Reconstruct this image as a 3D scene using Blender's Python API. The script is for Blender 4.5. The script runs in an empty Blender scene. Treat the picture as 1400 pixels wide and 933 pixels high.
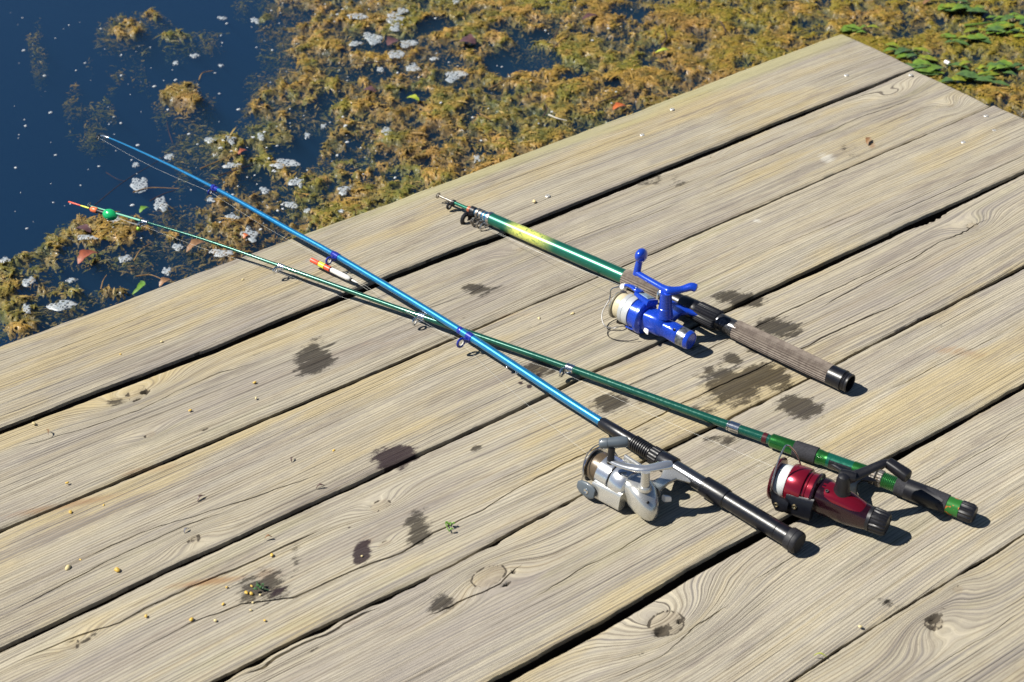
import bpy, math, random
import numpy as np
from mathutils import Matrix, Vector

# ------------------------------------------------------------------ camera, sky, sun, exposure
sc = bpy.context.scene
S = 0.18                                   # board pitch in metres
FOC = 2052.96                              # focal length in photo pixels (1400 wide)
YAW, PIT, ROLL = -0.610179, 0.934911, -0.0210616
CAM = np.array([-11.2213 * S, -9.8933 * S, 6.81913 * S])
cam_d = bpy.data.cameras.new('camera')
cam_o = bpy.data.objects.new('camera', cam_d)
sc.collection.objects.link(cam_o)
cam_d.sensor_width = 36.0
cam_d.lens = 36.0 * FOC / 1400.0
cam_d.clip_start = 0.02
cam_d.clip_end = 2000.0
cam_d.dof.use_dof = True
cam_d.dof.focus_distance = 2.03
cam_d.dof.aperture_fstop = 9.0
MW = Matrix.Rotation(YAW, 4, 'Z') @ Matrix.Rotation(PIT, 4, 'X') @ Matrix.Rotation(ROLL, 4, 'Z')
cam_o.matrix_world = Matrix.Translation(Vector(CAM)) @ MW
sc.camera = cam_o

SUN_ELEV = math.radians(50.0)
SUN_TRAVEL = math.radians(-35.0)           # heading in which the light travels on the ground
world = bpy.data.worlds.new('World')
sc.world = world
world.use_nodes = True
wt = world.node_tree
wt.nodes.clear()
wo = wt.nodes.new('ShaderNodeOutputWorld')
wb = wt.nodes.new('ShaderNodeBackground')
sky = wt.nodes.new('ShaderNodeTexSky')
sky.sky_type = 'NISHITA'
sky.sun_disc = False
sky.sun_elevation = SUN_ELEV
fx, fy = -math.cos(SUN_TRAVEL), -math.sin(SUN_TRAVEL)      # towards the sun
sky.sun_rotation = math.atan2(fx, fy)
sky.altitude = 900.0
sky.air_density = 0.8
sky.dust_density = 0.15
sky.ozone_density = 2.0
wt.links.new(sky.outputs[0], wb.inputs[0])
wb.inputs[1].default_value = 0.05
wt.links.new(wb.outputs[0], wo.inputs[0])
sun_d = bpy.data.lights.new('sun', 'SUN')
sun_d.energy = 5.0
sun_d.angle = math.radians(0.53)
sun_d.color = (1.0, 0.955, 0.87)
sun_o = bpy.data.objects.new('sun', sun_d)
sc.collection.objects.link(sun_o)
sun_o.location = (-3, 2, 5)
tr = Vector((math.cos(SUN_TRAVEL) * math.cos(SUN_ELEV), math.sin(SUN_TRAVEL) * math.cos(SUN_ELEV), -math.sin(SUN_ELEV)))
sun_o.rotation_euler = tr.to_track_quat('-Z', 'Y').to_euler()
vs = sc.view_settings
vs.view_transform = 'Standard'
vs.look = 'None'
vs.exposure = 0.54
vs.gamma = 1.0
vs.use_curve_mapping = False
sc.render.engine = 'CYCLES'
sc.cycles.use_denoising = True
sc.cycles.max_bounces = 8
sc.cycles.transparent_max_bounces = 16
sc.cycles.volume_bounces = 1
sc.cycles.caustics_reflective = False
sc.cycles.caustics_refractive = False

# ------------------------------------------------------------------ helpers
RNG = np.random.default_rng(7)
random.seed(7)
RM = np.array(MW.to_3x3())
col = sc.collection

def ray(x, y):
    d = RM @ np.array([(x - 700) / FOC, -(y - 466.5) / FOC, -1.0])
    return d / np.linalg.norm(d)

def P(x, y, z=0.0):
    """point of the place at height z that the photograph shows at (x, y)"""
    d = ray(x, y)
    return CAM + d * ((z - CAM[2]) / d[2])

def proj(w):
    c = (np.asarray(w) - CAM) @ RM
    return 700 + FOC * c[..., 0] / -c[..., 2], 466.5 - FOC * c[..., 1] / -c[..., 2]

def smooth(e0, e1, x):
    t = np.clip((x - e0) / (e1 - e0), 0, 1)
    return t * t * (3 - 2 * t)

def _hash(ix, iy, seed):
    h = (ix.astype(np.int64) * 374761393 + iy.astype(np.int64) * 668265263 + seed * 1442695041) & 0x7fffffff
    h = ((h ^ (h >> 13)) * 1274126177) & 0x7fffffff
    return ((h ^ (h >> 16)) & 0xffff) / 65535.0

def vnoise(x, y, seed=0):
    x = np.asarray(x, float); y = np.asarray(y, float)
    x, y = np.broadcast_arrays(x, y)
    ix = np.floor(x); iy = np.floor(y)
    fx_, fy_ = x - ix, y - iy
    u = fx_ * fx_ * (3 - 2 * fx_); v = fy_ * fy_ * (3 - 2 * fy_)
    ix = ix.astype(np.int64); iy = iy.astype(np.int64)
    a = _hash(ix, iy, seed); b = _hash(ix + 1, iy, seed)
    c = _hash(ix, iy + 1, seed); d = _hash(ix + 1, iy + 1, seed)
    return (a * (1 - u) + b * u) * (1 - v) + (c * (1 - u) + d * u) * v

def fbm(x, y, octv=4, seed=0, gain=0.5):
    s, a, t = 0.0, 1.0, 0.0
    for k in range(octv):
        s = s + a * vnoise(x * 2 ** k + 17.3 * k, y * 2 ** k - 9.1 * k, seed + k)
        t += a; a *= gain
    return s / t

def mesh_obj(name, verts, faces, mat, parent=None, smooth_=True, attrs=None, colattrs=None, mats=None, midx=None):
    """verts (n,3) in world metres; parts are stored relative to their parent's origin"""
    verts = np.asarray(verts, float)
    if parent is not None:
        verts = verts - np.array(ORIGIN[parent.name])
    me = bpy.data.meshes.new(name)
    if isinstance(faces, np.ndarray) and faces.ndim == 2:
        nf, k = faces.shape
        me.vertices.add(len(verts)); me.vertices.foreach_set('co', verts.astype(np.float32).ravel())
        me.loops.add(nf * k); me.loops.foreach_set('vertex_index', faces.astype(np.int32).ravel())
        me.polygons.add(nf); me.polygons.foreach_set('loop_start', np.arange(0, nf * k, k, dtype=np.int32))
        me.update(calc_edges=True)
    else:
        me.from_pydata([tuple(v) for v in verts], [], [tuple(int(i) for i in f) for f in faces])
        me.update()
    for n, v in (attrs or {}).items():
        a = me.attributes.new(n, 'FLOAT', 'POINT'); a.data.foreach_set('value', np.asarray(v, np.float32).ravel())
    for n, v in (colattrs or {}).items():
        a = me.attributes.new(n, 'FLOAT_COLOR', 'POINT'); a.data.foreach_set('color', np.asarray(v, np.float32).ravel())
    if smooth_:
        me.polygons.foreach_set('use_smooth', np.ones(len(me.polygons), bool))
    for m in (mats or [mat]):
        me.materials.append(m)
    if midx is not None:
        me.polygons.foreach_set('material_index', np.asarray(midx, np.int32))
    o = bpy.data.objects.new(name, me)
    col.objects.link(o)
    if parent is not None:
        o.parent = parent
        ORIGIN[o.name] = ORIGIN[parent.name]
    else:
        ORIGIN[o.name] = (0, 0, 0)
    return o

ORIGIN = {}

def empty(name, loc):
    o = bpy.data.objects.new(name, None)
    o.empty_display_size = 0.05
    o.location = tuple(float(c) for c in loc)
    col.objects.link(o)
    ORIGIN[o.name] = tuple(float(c) for c in loc)
    return o

def tag(o, label, cat, group=None):
    o['label'] = label; o['category'] = cat
    if group:
        o['group'] = group
    return o

def recentre(o):
    """move a one-mesh thing's origin to its base"""
    me = o.data
    co = np.zeros(len(me.vertices) * 3, np.float32); me.vertices.foreach_get('co', co)
    co = co.reshape(-1, 3)
    c = np.array([co[:, 0].mean(), co[:, 1].mean(), co[:, 2].min()])
    me.vertices.foreach_set('co', (co - c).astype(np.float32).ravel())
    me.update()
    o.location = tuple(float(v) for v in c)
    return o

class MB:
    """collects pieces of one part"""
    def __init__(s):
        s.v = []; s.f = []; s.n = 0
    def add(s, v, f):
        v = np.asarray(v, float)
        s.v.append(v); s.f += [tuple(int(i) + s.n for i in q) for q in f]; s.n += len(v)
        return s
    def build(s, name, mat, parent=None, smooth_=True):
        o = mesh_obj(name, np.concatenate(s.v), s.f, mat, parent, smooth_)
        if smooth_:
            try:
                o.data.set_sharp_from_angle(angle=math.radians(38))
            except Exception:
                pass
        return o

def ring_faces(nr, ns, closed=True, cap0=True, cap1=True):
    f = []
    for i in range(nr - 1):
        for j in range(ns):
            k = (j + 1) % ns
            f.append((i * ns + j, i * ns + k, (i + 1) * ns + k, (i + 1) * ns + j))
    if cap0:
        f.append(tuple(range(ns - 1, -1, -1)))
    if cap1:
        f.append(tuple((nr - 1) * ns + j for j in range(ns)))
    return f

def nrm(v):
    v = np.asarray(v, float); return v / (np.linalg.norm(v) + 1e-12)

def frame_of(t, ref=(0, 0, 1)):
    t = nrm(t)
    a = np.cross(t, ref)
    if np.linalg.norm(a) < 1e-4:
        a = np.cross(t, (1, 0, 0))
    a = nrm(a)
    return t, a, np.cross(t, a)

def tube(pts, rad, seg=10, flat=None, ref=(0, 0, 1)):
    """swept round (or flattened: flat = ratio of the second axis) bar"""
    pts = np.asarray(pts, float); n = len(pts)
    rad = np.broadcast_to(np.asarray(rad, float), (n,)) if np.ndim(rad) < 2 else rad
    v = []
    ang = np.linspace(0, 2 * np.pi, seg, endpoint=False)
    a = None
    for i in range(n):
        t = nrm(pts[min(i + 1, n - 1)] - pts[max(i - 1, 0)])
        if a is None:
            _, a, b = frame_of(t, ref)
        else:                                  # carry the frame along so that the bar never twists
            a = nrm(a - t * (a @ t)); b = np.cross(t, a)
        r = rad[i]; r2 = r if flat is None else r * flat
        v.append(pts[i] + np.outer(np.cos(ang) * r, a) + np.outer(np.sin(ang) * r2, b))
    return np.concatenate(v), ring_faces(n, seg)

def spline(pts, n=24):
    pts = np.asarray(pts, float); m = len(pts)
    if m < 3:
        return np.stack([pts[0] + (pts[-1] - pts[0]) * t for t in np.linspace(0, 1, n)])
    ext = np.vstack([2 * pts[0] - pts[1], pts, 2 * pts[-1] - pts[-2]])
    out = []
    for q in np.linspace(0, m - 1 - 1e-9, n):
        i = int(q); t = q - i
        p0, p1, p2, p3 = ext[i:i + 4]
        out.append(0.5 * (2 * p1 + (p2 - p0) * t + (2 * p0 - 5 * p1 + 4 * p2 - p3) * t * t + (3 * p1 - p0 - 3 * p2 + p3) * t ** 3))
    return np.array(out)

def lathe(org, axis, prof, seg=28, ribs=0, ribd=0.0, ref=(0, 0, 1)):
    """prof: [(t, r)] along axis from org"""
    t, a, b = frame_of(axis, ref)
    org = np.asarray(org, float)
    ang = np.linspace(0, 2 * np.pi, seg, endpoint=False)
    v = []
    for d, r in prof:
        rr = np.full(seg, r)
        if ribs:
            rr = r - ribd * (0.5 - 0.5 * np.sign(np.sin(ang * ribs)))
        v.append(org + t * d + np.outer(np.cos(ang) * rr, a) + np.outer(np.sin(ang) * rr, b))
    return np.concatenate(v), ring_faces(len(prof), seg)

def torus(c, normal, R, r, seg=22, sub=8):
    t, a, b = frame_of(normal)
    v = []; f = []
    for i in range(seg):
        th = 2 * np.pi * i / seg
        d = np.cos(th) * a + np.sin(th) * b
        for j in range(sub):
            ph = 2 * np.pi * j / sub
            v.append(np.asarray(c) + d * (R + r * np.cos(ph)) + t * r * np.sin(ph))
    for i in range(seg):
        for j in range(sub):
            f.append((i * sub + j, ((i + 1) % seg) * sub + j, ((i + 1) % seg) * sub + (j + 1) % sub, i * sub + (j + 1) % sub))
    return np.array(v), f

def ellipsoid(c, ax, seg=16, rings=10):
    """ax: three half-axis vectors"""
    v = [np.asarray(c) - ax[2]]
    for i in range(1, rings):
        ph = -np.pi / 2 + np.pi * i / rings
        for j in range(seg):
            th = 2 * np.pi * j / seg
            v.append(np.asarray(c) + ax[0] * np.cos(ph) * np.cos(th) + ax[1] * np.cos(ph) * np.sin(th) + ax[2] * np.sin(ph))
    v.append(np.asarray(c) + ax[2])
    f = [(0, 1 + (j + 1) % seg, 1 + j) for j in range(seg)]
    for i in range(rings - 2):
        for j in range(seg):
            a = 1 + i * seg + j; b = 1 + i * seg + (j + 1) % seg
            f.append((a, b, b + seg, a + seg))
    last = len(v) - 1; o = 1 + (rings - 2) * seg
    f += [(last, o + j, o + (j + 1) % seg) for j in range(seg)]
    return np.array(v), f

# ------------------------------------------------------------------ node helpers
class NT:
    def __init__(s, name):
        s.m = bpy.data.materials.new(name); s.m.use_nodes = True
        s.t = s.m.node_tree; s.t.nodes.clear()
        s.out = s.t.nodes.new('ShaderNodeOutputMaterial')
    def n(s, typ, ins=None, **kw):
        nd = s.t.nodes.new('ShaderNode' + typ)
        for k, v in kw.items():
            setattr(nd, k, v)
        for k, v in (ins or {}).items():
            s.set(nd.inputs[k], v)
        return nd
    def set(s, sock, v):
        if isinstance(v, bpy.types.NodeSocket):
            s.t.links.new(v, sock)
        elif isinstance(v, (tuple, list)) and len(v) == 3 and sock.type == 'RGBA':
            sock.default_value = (*v, 1)
        else:
            sock.default_value = v
    def math(s, op, a, b=None, c=None, clamp=False):
        nd = s.n('Math', operation=op, use_clamp=clamp)
        for i, v in enumerate((a, b, c)):
            if v is not None:
                s.set(nd.inputs[i], v)
        return nd.outputs[0]
    def mix(s, f, a, b, blend='MIX'):
        nd = s.n('Mix', data_type='RGBA', blend_type=blend, clamp_factor=True)
        s.set(nd.inputs[0], f); s.set(nd.inputs[6], a); s.set(nd.inputs[7], b)
        return nd.outputs[2]
    def maprange(s, v, a, b, c=0.0, d=1.0, typ='SMOOTHSTEP'):
        nd = s.n('MapRange', interpolation_type=typ, clamp=True) if typ == 'LINEAR' else s.n('MapRange', interpolation_type=typ)
        for i, q in enumerate((v, a, b, c, d)):
            s.set(nd.inputs[i], q)
        return nd.outputs[0]
    def comb(s, x, y, z):
        nd = s.n('CombineXYZ')
        for i, q in enumerate((x, y, z)):
            s.set(nd.inputs[i], q)
        return nd.outputs[0]
    def noise(s, vec, scale=1.0, detail=2.0, rough=0.5, dist=0.0, col=False):
        nd = s.n('TexNoise', {'Scale': scale, 'Detail': detail, 'Roughness': rough, 'Distortion': dist})
        s.t.links.new(vec, nd.inputs['Vector'])
        return nd.outputs['Color' if col else 'Fac']
    def attr(s, name):
        return s.n('Attribute', attribute_name=name)
    def ramp(s, f, stops):
        nd = s.n('ValToRGB')
        els = nd.color_ramp.elements
        while len(els) < len(stops):
            els.new(0.5)
        for e, (p, c) in zip(els, stops):
            e.position = p; e.color = (*c, 1)
        s.t.links.new(f, nd.inputs[0])
        return nd.outputs[0]
    def bump(s, h, strength=0.3, dist=0.001, normal=None):
        nd = s.n('Bump', {'Strength': strength, 'Distance': dist})
        s.t.links.new(h, nd.inputs['Height'])
        if normal is not None:
            s.t.links.new(normal, nd.inputs['Normal'])
        return nd.outputs[0]
    def bsdf(s, **ins):
        b = s.n('BsdfPrincipled')
        for k, v in ins.items():
            s.set(b.inputs[k.replace('_', ' ')], v)
        s.t.links.new(b.outputs[0], s.out.inputs['Surface'])
        return b
    def obj(s):
        return s.n('TexCoord').outputs['Object']
# ------------------------------------------------------------------ weathered wood material
def wood_material():
    m = NT('weathered_board_wood')
    pos = m.n('SeparateXYZ', {0: m.obj()})
    x, y = pos.outputs[0], pos.outputs[1]
    ring = m.attr('ring').outputs['Fac']
    A = m.attr('marks'); B = m.attr('marks_b')
    sa = m.n('SeparateColor', {0: A.outputs['Color']}); sb = m.n('SeparateColor', {0: B.outputs['Color']})
    stain, berry, rust, moss = sa.outputs[0], sa.outputs[1], sa.outputs[2], A.outputs['Alpha']
    knot, hole, pale, pid = sb.outputs[0], sb.outputs[1], sb.outputs[2], B.outputs['Alpha']
    idk = m.math('MULTIPLY', pid, 13.7)
    mul = lambda a, b: m.math('MULTIPLY', a, b)
    # growth rings, coarse and fine fibres that follow the ring field
    near = m.attr('near').outputs['Fac']
    rn0 = m.noise(m.comb(mul(x, 0.5), mul(ring, 330.0), idk), 1.0, 3.0, 0.7)
    wobble = m.noise(m.comb(mul(x, 0.8), mul(ring, 70.0), idk), 1.0, 3.0, 0.6)
    pitch = m.math('ADD', 1350.0, m.math('MULTIPLY', m.math('FRACT', mul(pid, 37.0)), 450.0))
    ph = m.math('ADD', m.math('MULTIPLY', ring, pitch), mul(wobble, 14.0))
    wave = m.math('MULTIPLY', m.math('SINE', ph), 0.11)
    rings = m.math('ADD', m.math('ADD', 0.5, wave), mul(m.math('SUBTRACT', rn0, 0.5), 0.45))
    fib1 = m.noise(m.comb(mul(x, 3.2), mul(ring, 950.0), idk), 1.0, 4.0, 0.75)
    fib2 = m.noise(m.comb(mul(x, 16.0), mul(ring, 2600.0), idk), 1.0, 3.0, 0.7)
    chk = m.noise(m.comb(mul(x, 2.6), mul(ring, 620.0), m.math('ADD', idk, 9.0)), 1.0, 2.0, 0.5)
    big = m.noise(m.comb(mul(x, 2.0), mul(y, 8.0), idk), 1.0, 4.0, 0.6)
    big2 = m.noise(m.comb(mul(x, 1.7), mul(ring, 60.0), m.math('ADD', idk, 5.0)), 1.0, 6.0, 0.72)
    blot = m.noise(m.comb(mul(x, 11.0), mul(y, 26.0), idk), 1.0, 6.0, 0.72)
    grain = m.noise(m.comb(mul(x, 260.0), mul(y, 600.0), idk), 1.0, 3.0, 0.75)
    base = m.mix(m.maprange(big, 0.34, 0.66), (0.42, 0.34, 0.195), (0.475, 0.41, 0.275))
    far = m.maprange(x, -0.95, -0.25, 0.0, 0.6)
    base = m.mix(far, base, (0.375, 0.365, 0.335))
    base = m.mix(m.maprange(big2, 0.49, 0.66, 0, 0.68), base, (0.262, 0.238, 0.220))
    base = m.mix(m.maprange(big2, 0.46, 0.32, 0, 0.50), base, (0.47, 0.39, 0.235))
    base = m.mix(m.maprange(blot, 0.52, 0.70, 0, 0.50), base, (0.30, 0.262, 0.195))
    base = m.mix(m.maprange(blot, 0.46, 0.30, 0, 0.55), base, (0.53, 0.475, 0.35))
    zone = m.noise(m.comb(mul(x, 1.6), mul(y, 7.5), m.math('ADD', idk, 21.0)), 1.0, 5.0, 0.62)
    smear = m.noise(m.comb(mul(x, 3.6), mul(ring, 26.0), m.math('ADD', idk, 31.0)), 1.0, 6.0, 0.7)
    base = m.mix(m.maprange(zone, 0.49, 0.64, 0, 0.68), base, (0.285, 0.258, 0.245))
    base = m.mix(m.maprange(zone, 0.48, 0.36, 0, 0.65), base, (0.47, 0.375, 0.185))
    base = m.mix(m.maprange(smear, 0.53, 0.68, 0, 0.68), base, (0.205, 0.175, 0.158))
    base = m.mix(m.maprange(smear, 0.43, 0.31, 0, 0.5), base, (0.57, 0.53, 0.43))
    tone = m.math('ADD', 0.92, mul(m.math('FRACT', mul(pid, 61.7)), 0.16))
    base = m.mix(1.0, base, m.comb(mul(tone, 1.02), tone, mul(tone, 0.955)), 'MULTIPLY')
    rw = m.math('MULTIPLY', m.maprange(near, 0.0, 0.7, 0.60, 0.70, 'LINEAR'), m.maprange(m.attr('slope').outputs['Fac'], 0.2, 0.75, 0.12, 1.0))
    base = m.mix(m.math('MULTIPLY', m.maprange(rings, 0.51, 0.60), rw), base, m.mix(m.maprange(big2, .4, .6), (0.205, 0.165, 0.112), (0.175, 0.160, 0.150)))
    base = m.mix(m.maprange(rings, 0.46, 0.34, 0.0, 0.35), base, (0.54, 0.475, 0.34))
    base = m.mix(m.maprange(fib1, 0.54, 0.68, 0.0, 0.42), base, (0.165, 0.142, 0.115))
    base = m.mix(m.maprange(fib1, 0.46, 0.32, 0.0, 0.38), base, (0.60, 0.54, 0.41))
    base = m.mix(m.maprange(fib2, 0.55, 0.70, 0.0, 0.38), base, (0.14, 0.118, 0.095))
    base = m.mix(m.maprange(chk, 0.655, 0.695, 0.0, 0.8), base, (0.075, 0.06, 0.048))
    base = m.mix(m.maprange(grain, 0.58, 0.74, 0.0, 0.50), base, (0.16, 0.135, 0.105))
    # moss film, rust-brown streaks, bleached spots
    mn = m.noise(m.comb(mul(x, 5.0), mul(ring, 60.0), idk), 1.0, 4.0, 0.6)
    base = m.mix(m.maprange(m.math('ADD', moss, m.math('MULTIPLY', m.math('SUBTRACT', mn, 0.5), 0.9)), 0.30, 0.95, 0, 0.50), base, (0.36, 0.335, 0.14))
    rn = m.noise(m.comb(mul(x, 14.0), mul(ring, 300.0), idk), 1.0, 4.0, 0.65)
    base = m.mix(m.maprange(m.math('ADD', rust, m.math('MULTIPLY', m.math('SUBTRACT', rn, 0.5), 1.1)), 0.3, 0.95, 0, 0.75), base, (0.30, 0.165, 0.075))
    base = m.mix(m.maprange(m.math('ADD', pale, m.math('MULTIPLY', m.math('SUBTRACT', rn, 0.5), 1.4)), 0.45, 0.9, 0, 0.7), base, (0.62, 0.6, 0.53))
    # knots
    base = m.mix(m.maprange(knot, 0.0, 1.0, 0, 0.28), base, (0.27, 0.205, 0.12))
    hn = m.noise(m.comb(mul(x, 160.0), mul(y, 160.0), idk), 1.0, 3.0, 0.6)
    base = m.mix(m.maprange(m.math('ADD', hole, m.math('MULTIPLY', m.math('SUBTRACT', hn, 0.5), 0.9)), 0.42, 0.62, 0, 0.9), base, (0.045, 0.036, 0.026))
    # stains with ragged, grain-following edges
    sn = m.noise(m.comb(mul(x, 22.0), mul(ring, 130.0), idk), 1.0, 6.0, 0.75)
    sn2 = m.noise(m.comb(mul(x, 34.0), mul(y, 50.0), idk), 1.0, 5.0, 0.7)
    sval = m.math('ADD', stain, m.math('ADD', mul(m.math('SUBTRACT', sn, 0.5), 1.5), mul(m.math('SUBTRACT', sn2, 0.5), 1.5)))
    sm = m.maprange(sval, 0.36, 0.66, 0, 0.96)
    base = m.mix(sm, base, m.mix(1.0, base, (0.165, 0.155, 0.145), 'MULTIPLY'))
    bval = m.math('ADD', berry, m.math('ADD', mul(m.math('SUBTRACT', sn, 0.5), 1.1), mul(m.math('SUBTRACT', sn2, 0.5), 1.0)))
    bm = m.maprange(bval, 0.42, 0.64, 0, 0.93)
    base = m.mix(bm, base, (0.022, 0.010, 0.014))
    hgt = m.math('ADD', m.math('ADD', mul(rings, -0.9), mul(m.maprange(chk, 0.64, 0.70), -0.8)), m.math('ADD', mul(fib1, -0.8), mul(fib2, -0.45)))
    b = m.bump(hgt, 0.7, 0.0016)
    rough = m.math('SUBTRACT', 0.80, m.math('MULTIPLY', m.math('MAXIMUM', sm, bm), 0.22))
    m.bsdf(Base_Color=base, Roughness=rough, Normal=b, Specular_IOR_Level=0.28)
    return m.m

WOOD = wood_material()

def simple_mat(name, color, rough=0.5, metal=0.0, coat=0.0, spec=0.5, nscale=0.0, namt=0.0, nbump=0.0, second=None, wear=None):
    m = NT(name)
    c = color
    kw = {}
    if nscale:
        o = m.obj()
        nz = m.noise(o, nscale, 4.0, 0.6)
        c = m.mix(m.maprange(nz, 0.35, 0.7, 0, 1), color, second or tuple(q * (1 - namt) for q in color))
        if nbump:
            kw['Normal'] = m.bump(nz, nbump, 0.0005)
    if wear:
        o = m.obj()
        wz = m.noise(o, 260.0, 5.0, 0.7)
        c = m.mix(m.maprange(wz, 0.60, 0.68, 0, 0.8), c, wear)
    rz = m.noise(m.obj(), 420.0, 3.0, 0.6)
    rg = m.maprange(rz, 0.3, 0.7, max(rough - (0.02 if metal > .3 else 0.06), 0.03), rough + (0.025 if metal > .3 else 0.08), 'LINEAR')
    m.bsdf(Base_Color=c, Roughness=rg, Metallic=metal, Coat_Weight=coat, Coat_Roughness=0.08, Specular_IOR_Level=spec, **kw)
    return m.m

# ------------------------------------------------------------------ the dock: boards cut to the gaps of the photograph
# each gap between two boards: (x, y, vertical thickness) in photo pixels
GAPS = [
    [(-160, 527, 0), (0, 471.7, 0), (184, 404, 0), (322, 353, 0), (460, 303, 0), (860, 155, 0), (1000, 100.5, 0), (1141, 48, 0), (1200, 26, 0)],
    [(-160, 650, 7), (0, 587, 7.5), (140, 533, 9), (282, 480, 9.5), (400, 431, 8), (580, 359, 8), (640, 336, 8.5), (685, 320, 9), (790, 278, 7.5), (884, 240, 7), (990, 197, 6), (1080, 160, 5), (1170, 125, 3), (1246, 94, 1.6), (1300, 72, 1.6)],
    [(-160, 792, 5), (0, 724, 5.2), (200, 640, 6), (400, 555, 6), (460, 530, 5.5), (560, 487, 5), (640, 453, 3.5), (720, 418, 2.4), (817, 377, 2.2), (860, 359, 2.6), (948, 320, 3.2), (1100, 254, 2.4), (1207, 208, 1.4), (1300, 168, 0.9), (1420, 116, 0.7)],
    [(-160, 962, 6), (0, 887, 5.6), (130, 826, 7.5), (223, 780, 6.5), (400, 700, 5), (550, 631, 4.4), (704, 560, 3.8), (820, 503, 2.6), (886, 474, 3), (986, 426, 5), (1085, 381, 7), (1200, 328, 8), (1243, 307, 8), (1290, 286, 6), (1388, 240, 4), (1450, 210, 4)],
    [(60, 1052, 8), (289, 933, 8), (400, 876, 6.2), (500, 827, 5.5), (620, 770, 3.4), (700, 726, 5.6), (792, 676, 3.4), (850, 645, 4), (910, 613, 6), (965, 587, 6.5), (1017, 560, 3.2), (1103, 517, 3.2), (1200, 466, 4.4), (1300, 415, 5), (1400, 364, 5), (1470, 329, 5)],
    [(480, 1040, 15), (676, 933, 15), (800, 866, 15), (860, 832, 16), (948, 778, 16), (1042, 727, 13), (1086, 704, 13.5), (1207, 632, 12), (1273, 596, 10), (1321, 570, 6.5), (1375, 540, 6.5), (1480, 481, 6)],
    [(880, 1057, 4), (1079, 931, 4.4), (1229, 833, 4.2), (1344, 764, 3.6), (1400, 728, 3), (1500, 665, 3)],
]
XEND = [0.004, -0.003, 0.002, 0.006, 0.0, -0.004, 0.003, 0.0, 0.0]
XLEFT = -2.75

def gap_edges(k):
    """far edge and near edge of gap k as (X, Y) tables"""
    fa, ne = [], []
    if k < len(GAPS):
        for x, y, t in GAPS[k]:
            t = t + (1.3 if 0 < t < 9 else 0); a = P(x, y - t / 2); b = P(x, y + t / 2)
            fa.append(a[:2]); ne.append(b[:2])
        fa = np.array(fa); ne = np.array(ne)
        return fa[np.argsort(fa[:, 0])], ne[np.argsort(ne[:, 0])]
    yy = -k * S
    return np.array([[-3, yy + .003], [1, yy + .003]]), np.array([[-3, yy - .003], [1, yy - .003]])

# splits along the grain: per board lists of photo polylines with a half width in mm
CRACKS = {
    0: [([(0, 505), (120, 462), (260, 405)], 0.35), ([(640, 268), (760, 222), (900, 170)], 0.3)],
    1: [([(0, 617), (60, 601), (125, 582), (190, 560), (240, 535), (300, 509), (370, 489)], 0.55),
        ([(918, 247), (987, 228), (1045, 210), (1130, 181), (1176, 160), (1246, 135), (1285, 122)], 0.45),
        ([(560, 430), (640, 402), (700, 372)], 0.3)],
    2: [([(0, 844), (98, 793), (180, 752), (256, 718), (322, 695)], 0.6),
        ([(89, 763), (210, 723), (328, 687), (460, 641)], 0.5),
        ([(1180, 292), (1334, 228), (1420, 203)], 0.5), ([(980, 372), (1090, 327), (1200, 280)], 0.3)],
    3: [([(0, 913), (89, 875), (161, 851), (197, 831), (283, 793), (345, 767), (404, 739), (470, 711)], 0.9),
        ([(92, 930), (158, 903), (263, 851), (329, 825), (400, 818), (500, 772), (548, 756), (592, 728), (660, 696), (720, 660), (816, 612), (883, 577), (943, 546), (986, 526), (1057, 494), (1094, 477), (1179, 435), (1230, 414), (1275, 391), (1340, 364)], 0.8),
        ([(800, 540), (857, 517), (908, 491), (986, 463), (1026, 444), (1086, 417), (1127, 391), (1240, 343)], 0.55),
        ([(1110, 428), (1179, 388), (1256, 349), (1307, 319), (1343, 282)], 0.7)],
    4: [([(329, 926), (394, 890), (460, 857), (520, 824)], 1.5),
        ([(580, 846), (656, 812), (684, 800), (702, 780), (716, 770)], 0.9),
        ([(720, 822), (800, 776), (860, 744), (930, 706)], 0.4),
        ([(1207, 540), (1290, 496), (1380, 452)], 0.35)],
    5: [([(830, 930), (905, 897), (946, 858), (985, 805)], 0.45), ([(1020, 800), (1110, 745), (1190, 700)], 0.3),
        ([(1240, 670), (1330, 618), (1400, 580)], 0.35)],
    6: [([(1250, 930), (1330, 880), (1400, 836)], 0.3)],
}
# knots: (x, y, core radius along grain mm, core radius across mm, ring push mm, reach along mm, reach across mm, hole 0..1)
KNOTS = {
    1: [(187, 537, 15, 11, 36, 74, 25, .9), (205, 593, 7, 5, 10, 30, 12, .25), (711, 340, 7, 5, 20, 42, 15, .45), (1225, 128, 4, 3, 32, 70, 24, 0), (1300, 143, 6, 6, 24, 28, 22, 0), (975, 214, 5, 4, 10, 35, 12, 0)],
    2: [(265, 737, 8, 6, 16, 40, 14, .6), (345, 780, 5, 4, 7, 24, 9, 0)],
    3: [(1330, 308, 10, 8, 29, 46, 22, .15), (520, 690, 13, 8, 18, 38, 15, 0), (526, 743, 9, 4, 8, 20, 8, .3), (100, 880, 8, 6, 16, 34, 14, .2)],
    4: [(668, 788, 22, 14, 27, 56, 24, 0.1)],
    5: [(912, 850, 20, 17, 52, 80, 40, .3)],
    6: [(1277, 851, 11, 9, 33, 55, 26, .95), (1310, 805, 6, 5, 13, 26, 13, .2)],
}
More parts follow.
